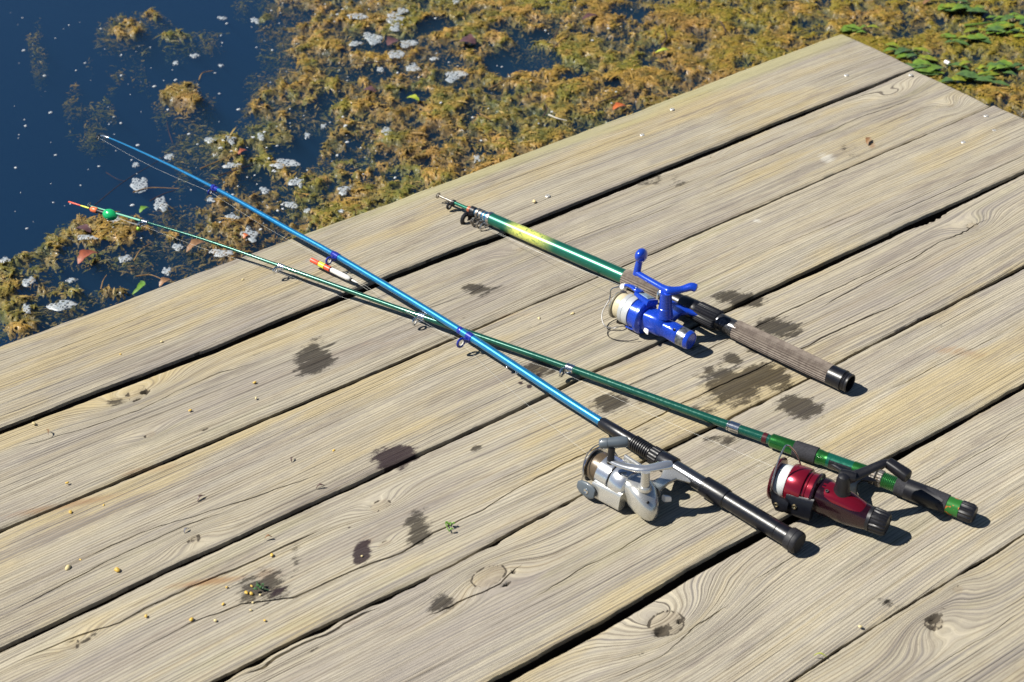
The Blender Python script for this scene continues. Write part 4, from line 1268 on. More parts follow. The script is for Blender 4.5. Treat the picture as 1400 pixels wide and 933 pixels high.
v, f = loft([(LA(172, 58, 26), T * 13 * mm, U * 9 * mm), (LA(174, 46, 23), T * 9 * mm, U * 6 * mm), (LA(176, 30, 20), T * 7 * mm, U * 4 * mm), (LA(178, 17, 19), T * 11 * mm, U * 4 * mm), (LA(179, 10.5, 18.5), T * 26 * mm, U * 4.5 * mm), (LA(179, 8.5, 18.5), T * 29 * mm, U * 4 * mm)], 20, 2.6)
MB().add(v, f).build('reel_foot', CHAMP, reelA)
o_ = LA(190, 71, 27)
spool_ring(o_, T, [(0, .0165), (.002, .0212), (.006, .0230), (.020, .0230), (.022, .0222), (.0221, .0198)], 'rotor', SILVER, reelA)
spool_ring(o_ + T * .0221, T, [(0, .0200), (.0022, .0200)], 'rotor_gap', BLACKM, reelA)
spool_ring(o_ + T * .0243, T, [(0, .0205), (.0006, .0224), (.0185, .0222), (.0195, .0206), (.0196, .0185)], 'spool', SILVER, reelA)
lb = spool_ring(o_ + T * .0439, T, [(-.001, .0188), (.004, .0190), (.010, .0192), (.015, .0184), (.0165, .0175)], 'wound_line', LINEB, reelA)
spool_ring(o_ + T * .0600, T, [(-.0005, .0175), (.0002, .0226), (.0018, .0230), (.0026, .0218), (.0028, .016), (.0012, .0145), (.0012, .001)], 'spool_lip', CHROME, reelA)
spool_ring(o_ + T * .0605, T, [(0, .0115), (.004, .0112), (.006, .0090), (.0062, .001)], 'drag_cap', SILVER, reelA, 30)
# printed band on the spool skirt
v, f = lathe(o_ + T * .0262, T, [(0, .02255), (.012, .02245)], 36)
nb = 36; keep = [q for q in f if len(q) == 4]
sel_ = [q for q in keep if 4 <= (q[0] % nb) <= 12]
MB().add(v, sel_).build('spool_print', simple_mat('blue_red_spool_print', (0.33, 0.42, 0.50), .3, .4, nscale=140, second=(.36, .05, .06)), reelA)
# bail arm on the viewer's side
def arm_box(c0, c1, w0, w1, t0, t1, wide, out_, seg=16, e=4.0):
    n_ = 6
    S_ = []
    for i in range(n_):
        q = i / (n_ - 1)
        S_.append((c0 + (c1 - c0) * q, wide * (w0 + (w1 - w0) * q), out_ * (t0 + (t1 - t0) * q)))
    return loft(S_, seg, e)
ang_ = math.radians(-24)
OUTP = Hh * math.cos(ang_) + U * math.sin(ang_)
ang_ = math.radians(12)
OUT = Hh * math.cos(ang_) + U * math.sin(ang_); WID = nrm(np.cross(T, OUT))
v, f = arm_box(LA(189, 71, 27) + OUTP * .0215, LA(232, 71, 27) + OUTP * .0272, .0125, .0105, .0062, .0034, WID, OUT)
MB().add(v, f).build('rotor_arm', CHAMP, reelA)
v, f = arm_box(LA(191, 71, 27) - OUTP * .0222, LA(224, 71, 27) - OUTP * .0250, .008, .006, .003, .0022, WID, OUT)
MB().add(v, f).build('rotor_arm', CHAMP, reelA)
pv = LA(237, 71, 27) + OUTP * .0305 + OUT * .0035
v, f = loft([(pv - T * .014, WID * .0060, OUT * .0016), (pv - T * .009, WID * .0095, OUT * .0028), (pv, WID * .0100, OUT * .0032), (pv + T * .008, WID * .0085, OUT * .0028), (pv + T * .013, WID * .0050, OUT * .0018)], 18, 2.4)
MB().add(v, f).build('bail_arm', GREYP, reelA)
v, f = lathe(pv + OUT * .0020 - T * .003, OUT, [(0, .0034), (.0016, .0034), (.0019, .0026), (.0012, .0012), (.0012, .0002)], 14)
MB().add(v, f).build('bail_screw', CHROME, reelA)
w0 = pv + T * .010; w1 = LA(226, 71, 27) - OUT * .026
mid = LA(262, 71, 27)
bw = [w0]
for q in np.linspace(8, 150, 9):
    bw.append(LA(242 + 10 * math.sin(math.radians(q + 10)), 71, 27) + (Hh * math.cos(math.radians(q)) + U * math.sin(math.radians(q))) * .0275)
wire_path('bail_wire', bw + [w1], .0008, STEEL, reelA)
# crank
v, f = lathe(LA(168, 76, 42), U, [(0, .0082), (.004, .0078), (.0055, .0068), (.0056, .0056), (.024, .0050), (.028, .0060)], 22)
MB().add(v, f).build('crank_shaft', CHAMP, reelA)
hp = spline([LA(153, 47, 71), LA(160, 60, 71.5), LA(172, 74, 69), LA(188, 82, 67), LA(203, 87, 67), LA(213, 89, 68)], 22)
rr = np.interp(np.linspace(0, 1, 22), [0, .06, .35, .7, 1], [.0052, .0068, .0058, .0046, .0042])
v, f = tube(hp, rr, 16, .62)
crA = MB().add(v, f).build('crank_arm', SILVER, reelA)
v, f = tube([LA(211, 88.5, 64), LA(211.5, 88, 72), LA(213, 85, 84)], [.0048, .0044, .0042], 14)
MB().add(v, f).build('knob_stem', BLACKM, reelA)
kd = nrm(-T * .72 - Hh * .70 + U * .10); kc = LA(214, 80, 88)
v, f = lathe(kc - kd * .018, kd, [(0, .0022), (.001, .0048), (.004, .0064), (.010, .0066), (.0105, .0061), (.022, .0068), (.031, .0066), (.034, .0054), (.0355, .002)], 20)
MB().add(v, f).build('crank_knob', GREYP, reelA)
v, f = lathe(LA(158, 50, 30), -Hh, [(0, .006), (.004, .0056), (.006, .0045)], 14)
v, f = loft([(LA(152, 60, 26), T * .003, U * .005), (LA(149, 57, 26), T * .003, U * .005), (LA(146, 55, 26), T * .002, U * .004)], 12)
MB().add(v, f).build('anti_reverse_switch', WHITEC, reelA)
v, f = lathe(LA(156, 84, 33), nrm(U * .7 + Hh * .5 - T * .5), [(-.002, .0019), (.0022, .0019), (.0025, .0012), (.0012, .0006)], 10)
MB().add(v, f).build('body_screw', BLACKM, reelA)
# line from spool through the guides to the tip
lpts = [LA(240, 80, 44), gc[0], gc[1], gc[2], tc]
wire_path('fishing_line', [lpts[0], lpts[0] + (gc[0] - lpts[0]) * .3 - U * .006, lpts[0] + (gc[0] - lpts[0]) * .7 - U * .006, gc[0]], .00011, NYLON, A.root, 30, 4)
for p0, p1 in ((gc[0], gc[1]), (gc[1], gc[2]), (gc[2], tc)):
    wire_path('fishing_line', [p0, p0 + (p1 - p0) * .5 - U * .006, p1], .00011, NYLON, A.root, 20, 4)

# ---- green rod with the red reel
B = Rod([(1331, 703.5, .0125), (1185.5, 648, .0125), (1000, 583, .0125), (772, 501, .0125), (640, 455, .0125), (520, 413, .014), (400, 370, .018), (281.4, 328.6, .019), (193, 302, .016), (124, 282, .010)],
        'fishing_rod', 'dark green fishing rod with green reel seat and wine red reel, under the blue rod')
sB = lambda x, y: rod_s(B, x, y)
b1 = sB(1058, 604)
B.sweep('blank', [(b1 - .01, .0066), (sB(1003, 584), .0060), (sB(1002, 583.7), .0058), (sB(775, 502), .0052), (sB(772, 501), .0047), (sB(570, 430), .0044), (sB(566, 429), .0038), (sB(380, 362), .0032), (sB(377, 361), .0027), (sB(193, 302), .0016), (B.L[-1], .0009)], GREEN_ROD, 16)
B.sweep('blank_tip', [(sB(193, 302), .00175), (B.L[-1] + .0005, .0011)], simple_mat('mint_green_paint', (.16, .46, .32), .3), 10)
B.sweep('thread_band', [(b1 + .012, .0064), (b1 + .0118, .0069), (b1 + .006, .0069), (b1 + .0058, .0064)], simple_mat('maroon_band', (.06, .008, .012), .3), 18)
d = sB(1003, 584)
B.sweep('ferrule_ring', [(d + .008, .0062), (d + .0075, .0070), (d - .0055, .0070), (d - .006, .0062)], CHROME, 20)
B.sweep('ferrule_ring', [(d + .011, .0060), (d + .0105, .0067), (d + .009, .0067), (d + .0085, .0060)], CHROME, 20)
b2 = sB(1083, 613); b3 = sB(1118, 626); b4 = sB(1131, 631)
B.sweep('front_collar', [(b1 + .002, .0072), (b1, .0090), (b2, .0094), (b2 - .001, .0090)], LIME_SEAT, 26)
B.sweep('fore_grip', [(b2 + .001, .0094), (b2, .0104), (b3, .0110), (b3 - .0005, .0100)], FOAMG, 26)
B.sweep('seat_collar', [(b3, .0097), (b3 - .004, .0099), (b4 + .004, .0090), (b4, .0096)], LIME_SEAT, 26)
b5 = sB(1190, 650); b6 = sB(1206, 656); b7 = sB(1224, 662)
B.sweep('reel_seat', [(b4, .0094), (b5, .0094)], TEAL_ROD, 26)
B.sweep('rear_collar', [(b5 + .02, .0099), (b5 + .002, .0101), (b5, .0096)], LIME_SEAT, 26)
for q in range(2):
    e = b5 - .002 - q * .0085
    B.sweep('knurled_ring', [(e, .0098), (e - .001, .0108), (e - .0065, .0108), (e - .0075, .0098)], RUST, 48, 24, .0004)
th_ = []; d = b6 + .001
while d > b7 - .002:
    th_ += [(d, .0092), (d - .001, .0099), (d - .002, .0092)]; d -= .0021
B.sweep('thread', th_, LIME_SEAT, 22)
b8 = sB(1297, 690); b9 = sB(1313, 696)
B.sweep('grip', [(b7 + .001, .0096), (b7, .0116), (b7 - .03, .0122), (b8 + .01, .0120), (b8, .0116), (b8 - .0005, .0100)], FOAMG, 28)
# torn tape round the grip
ang = np.linspace(0, 2 * np.pi, 40, endpoint=False)
tv = []
for i, q in enumerate(np.linspace(0, 1, 9)):
    for a_ in ang:
        d_ = b7 - .012 - q * (.036 + .010 * math.sin(a_ * 2 + .8) + .006 * math.sin(a_ * 5))
        _, n1_, n2_ = frame_of(B.dir(max(d_, 0)))
        tv.append(B.at(d_) + n1_ * math.cos(a_) * .01238 + n2_ * math.sin(a_) * .01238)
MB().add(np.array(tv), ring_faces(9, 40, cap0=False, cap1=False)).build('tape_wrap', TAPE, B.root)
gb = NT('green_ring_orange_print'); o_n = gb.obj(); nz_ = gb.noise(o_n, 130.0, 1.0)
gb.bsdf(Base_Color=gb.mix(gb.maprange(nz_, .58, .6), (.03, .17, .03), (.5, .16, .04)), Roughness=.3, Metallic=.3)
B.sweep('end_ring', [(b8 + .0005, .0102), (b8, .0108), (b9, .0108), (b9 - .0005, .01)], gb.m, 26)
B.sweep('butt_cap', [(b9 + .0005, .0104), (b9 - .001, .0116), (.003, .0118), (.0, .0108)], BLACKM, 56, 14, .0013)
B.sweep('cap_end', [(.0005, .0104), (-.0018, .0096), (-.002, .0005)], BLACKM, 24)
gB = [B.guide(sB(783, 505), .0048, .0056, .0013, CHROME, BLACKM, .05), B.guide(sB(578, 434), .0037, .0050, .0011, CHROME, WHITEC, -.2), B.guide(sB(384, 364), .0026, .0044, .0010, CHROME, WHITEC, -.2), B.guide(sB(200, 304), .0018, .0034, .0009, CHROME, BLACKM, -.2)]
tpB = B.at(B.L[-1]); tB = B.dir(B.L[-1])
v, f = torus(tpB + tB * .003 + U * .002, nrm(tB + U * .3), .0030, .0007)
tgB = MB().add(v, f).build('tip_guide', CHROME, B.root)

def LB(d, y, z):
    return B.local(d * mm, y * mm, z * mm)
T2 = nrm(np.array([B.a[0], B.a[1], 0])); H2 = B.h
def secB(d, y, z, ry, rz):
    return (LB(d, y, z), H2 * ry * mm, U * rz * mm)
v, f = loft([secB(163, 77, 28, 12, 12), secB(161, 77, 28, 20, 19), secB(154, 77, 27, 20, 20), secB(140, 78, 25, 17, 19), secB(122, 79, 23, 15.5, 17.5), secB(106, 79, 22, 14, 14.5), secB(98, 79, 22, 13, 13)], 30, 2.8)
reelB = MB().add(v, f).build('reel', REDD, B.root)
v, f = loft([secB(158, 78, 34, 16, 13), secB(150, 78, 35, 16, 12), secB(138, 78, 34, 15.2, 12.2), secB(122, 79, 32, 13.5, 11.2), secB(108, 79, 29, 11.5, 9), secB(103, 79, 27, 10, 8)], 28, 2.6)
MB().add(v, f).build('top_cover', REDP, reelB)
v, f = loft([(LB(132, 62, 26), T2 * 14 * mm, U * 9 * mm), (LB(135, 48, 23), T2 * 9 * mm, U * 6 * mm), (LB(139, 30, 19), T2 * 7 * mm, U * 4 * mm), (LB(143, 16, 17), T2 * 12 * mm, U * 4 * mm), (LB(146, 10, 16), T2 * 27 * mm, U * 4.5 * mm), (LB(146, 8, 16), T2 * 30 * mm, U * 4 * mm)], 20, 2.6)
MB().add(v, f).build('reel_foot', BLACKP, reelB)
o_ = LB(161, 77, 28)
spool_ring(o_, T2, [(0, .0190), (.003, .0245), (.0055, .0248), (.0062, .0225)], 'rotor_flange', REDD, reelB)
spool_ring(o_ + T2 * .0055, T2, [(0, .0218), (.0008, .0228), (.006, .0226), (.0066, .0214), (.0074, .0214), (.0080, .0225), (.0110, .0225), (.0114, .020)], 'rotor', REDP, reelB)
spool_ring(o_ + T2 * .0165, T2, [(0, .0205), (.0007, .0250), (.0018, .0254), (.0195, .0248), (.0212, .0240), (.0214, .0190)], 'spool', REDP, reelB, 40)
spool_ring(o_ + T2 * .0378, T2, [(-.001, .0192), (.004, .0205), (.010, .0200), (.0150, .0192)], 'wound_line', LINEW, reelB, 36)
spool_ring(o_ + T2 * .0522, T2, [(-.0005, .0190), (.0006, .0262), (.0022, .0268), (.0042, .0255), (.0052, .0225), (.0052, .0165), (.0030, .0150), (.0030, .001)], 'spool_lip', simple_mat('deep_red_lip', (.10, .004, .012), .22, .5, .5), reelB, 40)
spool_ring(o_ + T2 * .0545, T2, [(0, .0120), (.005, .0118), (.007, .0090), (.0072, .001)], 'spool_button', BLACKM, reelB, 30)
v, f = lathe(LB(100, 79, 22), -T2, [(0, .0125), (.001, .0148), (.005, .0152), (.0055, .0140)], 30)
MB().add(v, f).build('drag_collar', BLACKM, reelB)
v, f = lathe(LB(95, 79, 22), -T2, [(0, .0142), (.001, .0152), (.016, .0146), (.019, .0125), (.0192, .0110), (.0182, .0100), (.0182, .0003)], 72, 18, .0012)
MB().add(v, f).build('drag_knob', BLACKM, reelB)
ang_ = math.radians(-16)
OUTP = H2 * math.cos(ang_) + U * math.sin(ang_)
ang_ = math.radians(16)
OUT = H2 * math.cos(ang_) + U * math.sin(ang_); WID = nrm(np.cross(T2, OUT))
v, f = arm_box(LB(160, 77, 28) + OUTP * .0225, LB(193, 77, 28) + OUTP * .0270, .0150, .0125, .0070, .0040, WID, OUT)
MB().add(v, f).build('rotor_arm', BLACKP, reelB)
v, f = arm_box(LB(162, 77, 28) - OUT * .0225, LB(192, 77, 28) - OUT * .0270, .009, .007, .0045, .0026, WID, OUT)
MB().add(v, f).build('rotor_arm', BLACKP, reelB)
pv = LB(200, 77, 28) + OUTP * .0300 + OUT * .0040
v, f = loft([(pv - T2 * .013, WID * .0060, OUT * .0018), (pv - T2 * .008, WID * .0092, OUT * .0030), (pv, WID * .0098, OUT * .0034), (pv + T2 * .006 + U * .006, WID * .0070, OUT * .0030), (pv + T2 * .009 + U * .016, WID * .0034, OUT * .0022)], 18, 2.4)
MB().add(v, f).build('bail_arm', BLACKM, reelB)
mb = MB()
for q in (pv + OUT * .003 - U * .001, LB(180, 77, 28) + OUTP * .0255 + OUT * .0052):
    v, f = lathe(q, OUT, [(-.001, .0030), (.0012, .0030), (.0016, .0022), (.0010, .0009), (.0010, .0002)], 14)
    MB().add(v, f).build('brass_screw', GOLDS, reelB)
w0 = pv + T2 * .009 + U * .015; w1 = LB(192, 77, 28) - OUT * .028
wire_path('bail_wire', [w0, w0 + U * .012 + T2 * .001 - H2 * .001, w0 + U * .036 + T2 * .001 - H2 * .014, w0 + U * .050 - T2 * .001 - H2 * .024, w0 + U * .051 - T2 * .003 - H2 * .028, w0 + U * .044 - T2 * .006 - H2 * .034, w0 + U * .022 - T2 * .010 - H2 * .048, w1], .0010, STEEL, reelB)
v, f = lathe(LB(136, 77, 38), U, [(0, .0128), (.003, .0118), (.008, .0098), (.016, .0084), (.025, .0080), (.030, .0064), (.0320, .003)], 26)
MB().add(v, f).build('crank_shaft', BLACKM, reelB)
v, f = lathe(LB(133, 70, 64) + (T2 * .8 + H2 * .2) * .014, -nrm(T2 * .8 + H2 * .2), [(0, .003), (.002, .0068), (.012, .0072), (.02, .0060)], 18)
hp = spline([LB(137, 73, 60), LB(128, 64, 62), LB(117, 51, 66), LB(108, 40, 70), LB(102, 33, 71), LB(98, 31, 70)], 20)
rr = np.interp(np.linspace(0, 1, 20), [0, .3, .7, 1], [.0095, .0066, .0052, .0046])
mb = MB().add(v, f); v, f = tube(hp, rr, 16, .7); mb.add(v, f)
mb.build('crank_arm', BLACKM, reelB)
kd = nrm(LB(72, 38, 66) - LB(101, 31, 70)); sd = nrm(np.cross(kd, U))
kk = LB(101, 31, 70)
v, f = loft([(kk - kd * .001, sd * .004, U * .004), (kk + kd * .001, sd * .0062, U * .0058), (kk + kd * .012, sd * .0068, U * .0064), (kk + kd * .026, sd * .0076, U * .0066), (kk + kd * .029, sd * .0068, U * .0060), (kk + kd * .0300, sd * .004, U * .004)], 18, 3.6)
MB().add(v, f).build('crank_knob', BLACKM, reelB)
v, f = lathe(LB(150, 88, 47), nrm(U + H2 * .5), [(-.002, .0020), (.0004, .0020), (.0004, .0012), (-.001, .001)], 10)
MB().add(v, f).build('body_screw', BLACKM, reelB)
# printed plate on the seat
v, f = lathe(B.at(b4 - .004), -B.dir(b4), [(0, .0098), (.030, .0098)], 40)
keep = [q for q in f if len(q) == 4 and (B.h @ (v[q[0]] - B.at(b4)) > .006) ]
MB().add(v, keep).build('seat_plate', simple_mat('black_plate_with_worn_print', (.012, .012, .014), .25, 0, .4, .5, nscale=330, second=(.03, .035, .035)), B.root)
mk = [gB[0], gB[1], gB[2], gB[3], tpB + tB * .003 + U * .002]
l0 = LB(206, 84, 49)
wire_path('fishing_line', [l0, l0 + (mk[0] - l0) * .5 - U * .004, mk[0]], .00011, NYLON, B.root, 30, 4)
for p0, p1 in zip(mk[:-1], mk[1:]):
    wire_path('fishing_line', [p0, p0 + (p1 - p0) * .5 - U * .004, p1], .00011, NYLON, B.root, 20, 4)

# ---- collapsed green rod with the blue reel
Cc = Rod([(1165, 526, .0155), (1068, 480.5, .0155), (877, 389.5, .0155), (717, 319.5, .0145), (660, 294.5, .0140), (599, 267.5, .0130)],
         'fishing_rod', 'collapsed teal green telescopic rod with yellow band, brown ribbed grip and royal blue reel')
sC = lambda x, y: rod_s(Cc, x, y)
c1 = sC(673, 300); c2 = sC(856, 380)
band = yellow_band_material(sC(757, 337), sC(700, 312), Cc.at(0) - np.array(ORIGIN[Cc.root.name]), Cc.a)
Cc.sweep('blank', [(c2 - .01, .0110), (c2 + .1, .0106), (c1 - .05, .0100), (c1, .0098), (c1 + .001, .0085)], band, 28)
Cc.sweep('inner_section', [(c1 - .002, .0088), (c1 + .006, .0087), (c1 + .030, .0066), (c1 + .034, .0060), (c1 + .036, .0042)], tube_paint('blue_chrome_section', (.10, .30, .50), None, .2, .9), 22)
Cc.sweep('thin_section', [(c1 + .02, .0045), (c1 + .052, .0040), (c1 + .053, .0030), (c1 + .082, .0028)], TEAL_ROD, 16)
Cc.sweep('orange_band', [(c1 + .044, .0040), (c1 + .0445, .0046), (c1 + .049, .0046), (c1 + .0495, .004)], simple_mat('orange_band', (.45, .12, .05), .35), 16)
Cc.sweep('tip_section', [(c1 + .08, .0022), (c1 + .115, .0019), (Cc.L[-1] - .008, .0016), (Cc.L[-1] - .004, .0009)], RUST, 12)
tpC = Cc.at(Cc.L[-1]); tC = Cc.dir(Cc.L[-1] - .01)
v, f = torus(tpC, nrm(tC + U * .2), .0042, .0009)
mb = MB().add(v, f)
MB.build(mb, 'tip_guide', RUST, Cc.root)
g1 = Cc.guide(c1 + .038, .0060, .0090, .0024, BLACKM, BLACKP, -.75, .01, .0165)
g2 = Cc.guide(c1 + .080, .0030, .0042, .0014, BLACKM, STEEL, -.8, .006, .0085)
for q, (e, R_) in enumerate(((c1 + .020, .0065), (c1 + .012, .0052), (c1 + .027, .0040))):
    Cc.guide(e, .0070, R_, .0009, RUST, RUST, -.65 - .15 * q, .006, .0150)
g3 = Cc.guide(c1 + .003, .0095, .0075, .0010, STEEL, BLACKM, -.95, .006, .0165)
Cc.sweep('guide_spike', [(c1 + .084, .0012), (c1 + .120, .0010)], BLACKM, 8)
c3 = sC(904, 402)
Cc.sweep('fore_grip', [(c2 + .002, .0112), (c2, .0128), (c2 - .03, .0132), (c3 + .002, .0132), (c3, .0118)], BROWNG, 88, 22, .0014)
Cc.sweep('seat_ring', [(c3 + .001, .0122), (c3 - .001, .0132), (c3 - .006, .0132), (c3 - .008, .0118)], CHROME, 28)
c4 = sC(957, 427); c5 = sC(984, 440); c6 = sC(1004, 450)
Cc.sweep('reel_seat', [(c3 - .006, .0118), (c4 - .002, .0122)], BLACKP, 28)
Cc.sweep('rear_hood', [(c4 + .030, .0122), (c4 + .028, .0135), (c4 + .004, .0140), (c4, .0128)], BLACKP, 28)
Cc.sweep('lock_nut', [(c4 + .001, .0130), (c4, .0150), (c5 + .002, .0152), (c5, .0135)], BLACKM, 84, 26, .0012)
Cc.sweep('seat_tail', [(c5 + .001, .0122), (c6 - .004, .0122)], simple_mat('scuffed_dark_metal', (.12, .12, .125), .28, .8, nscale=200, second=(.03, .03, .035)), 28)
c7 = sC(1136, 512); c8 = sC(1153, 520)
Cc.sweep('grip', [(c6 + .001, .0120), (c6, .0136), (c6 - .05, .0142), (c7 + .04, .0140), (c7, .0136), (c7 - .0005, .0120)], BROWNG, 104, 26, .0016)
Cc.sweep('end_sleeve', [(c7 + .001, .0122), (c7, .0136), (c8 + .002, .0138), (c8, .0142), (c8 - .002, .0142), (c8 - .0025, .0124)], BLACKP, 30)
Cc.sweep('threaded_end', [(c8 - .001, .0124), (c8 - .003, .0130), (c8 - .0045, .0122), (c8 - .006, .0130), (c8 - .0075, .0122), (c8 - .009, .0130), (c8 - .011, .0128), (c8 - .0112, .0108), (c8 - .002, .0104), (c8 - .002, .0003)], BLACKM, 30)

def LC(d, y, z):
    return Cc.local(d * mm, y * mm, z * mm)
T3 = nrm(np.array([Cc.a[0], Cc.a[1], 0])); H3 = Cc.h
def secC(d, y, z, ry, rz):
    return (LC(d, y, z), H3 * ry * mm, U * rz * mm)
v, f = loft([secC(286, 70, 25, 12, 12), secC(283, 70, 25, 15, 16), secC(272, 70, 26, 14.5, 16), secC(262, 70, 26, 14, 16), secC(253, 70, 25, 12, 14), secC(251, 70, 24, 11, 12), secC(240, 70, 24, 11.4, 12.4), secC(228, 70, 23, 11.8, 12.2), secC(226, 70, 23, 11, 11)], 30, 2.9)
reelC = MB().add(v, f).build('reel', BLUEP, Cc.root)
v, f = loft([(LC(262, 58, 27), T3 * 12 * mm, U * 9 * mm), (LC(262, 44, 25), T3 * 9 * mm, U * 7 * mm), (LC(265, 28, 22), T3 * 8 * mm, U * 5 * mm), (LC(268, 18, 20), T3 * 16 * mm, U * 5 * mm), (LC(270, 13.5, 19), T3 * 30 * mm, U * 5 * mm), (LC(270, 11, 19), T3 * 33 * mm, U * 4 * mm)], 20, 2.6)
MB().add(v, f).build('reel_foot', BLUEP, reelC)
o_ = LC(283, 70, 25)
spool_ring(o_, T3, [(0, .0160), (.0015, .0225), (.004, .0246), (.0085, .0246), (.0095, .0235), (.0096, .0205)], 'rotor', BLUEP, reelC)
spool_ring(o_ + T3 * .0082, T3, [(0, .0190), (.0005, .0208), (.0120, .0206), (.0130, .0195), (.0132, .018)], 'spool', BLUEP, reelC)
spool_ring(o_ + T3 * .0212, T3, [(0, .0184), (.0006, .0212), (.0100, .0210), (.0108, .0204), (.0112, .0210), (.0165, .0212), (.0170, .0170)], 'spool_skirt', simple_mat('silver_white_spool', (.60, .62, .62), .35, .4), reelC)
spool_ring(o_ + T3 * .0380, T3, [(-.001, .0172), (.003, .0184), (.009, .0182), (.014, .0168)], 'wound_line', LINEC, reelC)
spool_ring(o_ + T3 * .0510, T3, [(-.0005, .0165), (.0004, .0206), (.0018, .0210), (.0024, .0200), (.0026, .015), (.001, .0135), (.001, .001)], 'spool_lip', simple_mat('dull_silver_lip', (.50, .49, .44), .35, .8), reelC)
spool_ring(o_ + T3 * .0515, T3, [(0, .0100), (.004, .0098), (.006, .0080), (.0062, .001)], 'spool_button', BLACKM, reelC, 26)
v, f = lathe(LC(227, 70, 23), -T3, [(0, .0120), (.0006, .0134), (.013, .0130), (.0132, .0124)], 30)
MB().add(v, f).build('drag_band', simple_mat('worn_grey_metal', (.30, .31, .32), .34, .8, nscale=260, second=(.06, .07, .10)), reelC)
v, f = lathe(LC(214.5, 70, 23), -T3, [(0, .0128), (.0008, .0134), (.003, .0130), (.006, .0118), (.0062, .0108), (.0052, .010), (.0052, .0003)], 30)
MB().add(v, f).build('drag_knob', BLUEP, reelC)
ang_ = math.radians(114)
OUT = H3 * math.cos(ang_) + U * math.sin(ang_); WID = nrm(np.cross(T3, OUT))
v, f = arm_box(LC(283, 70, 25) + OUT * .0225, LC(310, 70, 25) + OUT * .0268, .0135, .0095, .0048, .0030, WID, OUT)
MB().add(v, f).build('rotor_arm', BLUEP, reelC)
v, f = arm_box(LC(284, 70, 25) - OUT * .0195, LC(310, 70, 25) - OUT * .0225, .0080, .0055, .0032, .0022, WID, OUT)
MB().add(v, f).build('rotor_arm', BLUEP, reelC)
v, f = arm_box(LC(287, 70, 25) + OUT * .0278, LC(304, 70, 25) + OUT * .0294, .0085, .0070, .0006, .0006, WID, OUT)
MB().add(v, f).build('arm_sticker', STICKER, reelC)
pv = LC(314, 70, 25) + OUT * .0305
v, f = loft([(pv - T3 * .010, WID * .0050, OUT * .0016), (pv - T3 * .006, WID * .0078, OUT * .0026), (pv, WID * .0080, OUT * .0028), (pv + T3 * .008 + OUT * .001, WID * .0052, OUT * .0026), (pv + T3 * .016 + OUT * .000, WID * .0040, OUT * .0022), (pv + T3 * .022 - OUT * .003, WID * .0034, OUT * .0020)], 18, 2.4)
MB().add(v, f).build('bail_arm', BLUEP, reelC)
v, f = lathe(pv + OUT * .0022, OUT, [(0, .0028), (.0014, .0028), (.0017, .0020), (.001, .0008), (.001, .0002)], 14)
MB().add(v, f).build('bail_screw', CHROME, reelC)
v, f = lathe(pv + T3 * .021 - OUT * .004 - WID * .005, WID, [(0, .0036), (.002, .0042), (.004, .0030), (.006, .0042), (.009, .0036)], 16)
MB().add(v, f).build('line_roller', WHITEC, reelC)
w0 = pv + T3 * .023 - OUT * .004; w1 = LC(312, 70, 25) - OUT * .0235
wire_path('bail_wire', [w0, w0 + T3 * .012 + H3 * .010 - U * .006, LC(348, 74, 30), LC(346, 92, 16), LC(334, 102, 7), LC(322, 98, 5), LC(316, 92, 7), w1], .0009, STEEL, reelC, 46)
# loose loop of wire-like line below the spool
wire_path('loose_line_loop', [LC(318, 92, 6), LC(326, 101, 2.5), LC(318, 112, 1.5), LC(304, 112, 1.5), LC(288, 102, 2), LC(280, 92, 4)], .0006, BLACKM, reelC, 40)
v, f = lathe(LC(257, 66, 40), U, [(0, .0115), (.004, .0104), (.014, .0096), (.0145, .0090), (.036, .0078), (.0385, .0080)], 24)
MB().add(v, f).build('crank_shaft', BLUEP, reelC)
hp = spline([LC(229, 35, 81), LC(236, 39, 83), LC(244, 48, 80), LC(254, 60, 79), LC(262, 62, 79.5), LC(285, 60, 79.5), LC(304, 58, 79.5), LC(317, 56, 79.5)], 30)
rr = np.interp(np.linspace(0, 1, 30), [0, .03, .12, .3, .48, .62, 1], [.0034, .0066, .0068, .0054, .0078, .0050, .0046])
v, f = tube(hp, rr, 16, .8)
MB().add(v, f).build('crank_arm', BLUEP, reelC)
v, f = tube([LC(316, 56, 76), LC(315.5, 54, 88), LC(315, 52, 98)], [.0054, .0050, .0046], 14)
MB().add(v, f).build('knob_stem', BLUEP, reelC)
kc = LC(314, 50, 105); kax = nrm(T3 * .25 - H3 * .75 + U * -.55); k2 = nrm(np.cross(kax, T3)); k3 = np.cross(kax, k2)
v, f = ellipsoid(kc, (k2 * .0104, k3 * .0082, kax * .0140), 20, 12)
MB().add(v, f).build('crank_knob', BLUEP, reelC)
v, f = loft([(LC(272, 86, 20), T3 * .004, U * .002), (LC(270, 90, 20), T3 * .0045, U * .0022), (LC(266, 93, 20), T3 * .002, U * .0012)], 12)
MB().add(v, f).build('anti_reverse_switch', WHITEC, reelC)
v, f = lathe(LC(232, 78, 35), nrm(U + H3 * .4), [(-.002, .0018), (.0008, .0018), (.0006, .0010), (-.0005, .0009)], 10)
MB().add(v, f).build('body_screw', BLACKM, reelC)
lr = pv + T3 * .021 - OUT * .004
for o2 in (0, .0035):
    wire_path('fishing_line', [lr, lr + (g3 - lr) * .5 - U * .003, g3 + U * o2], .00014, NYLON, Cc.root, 24, 4)

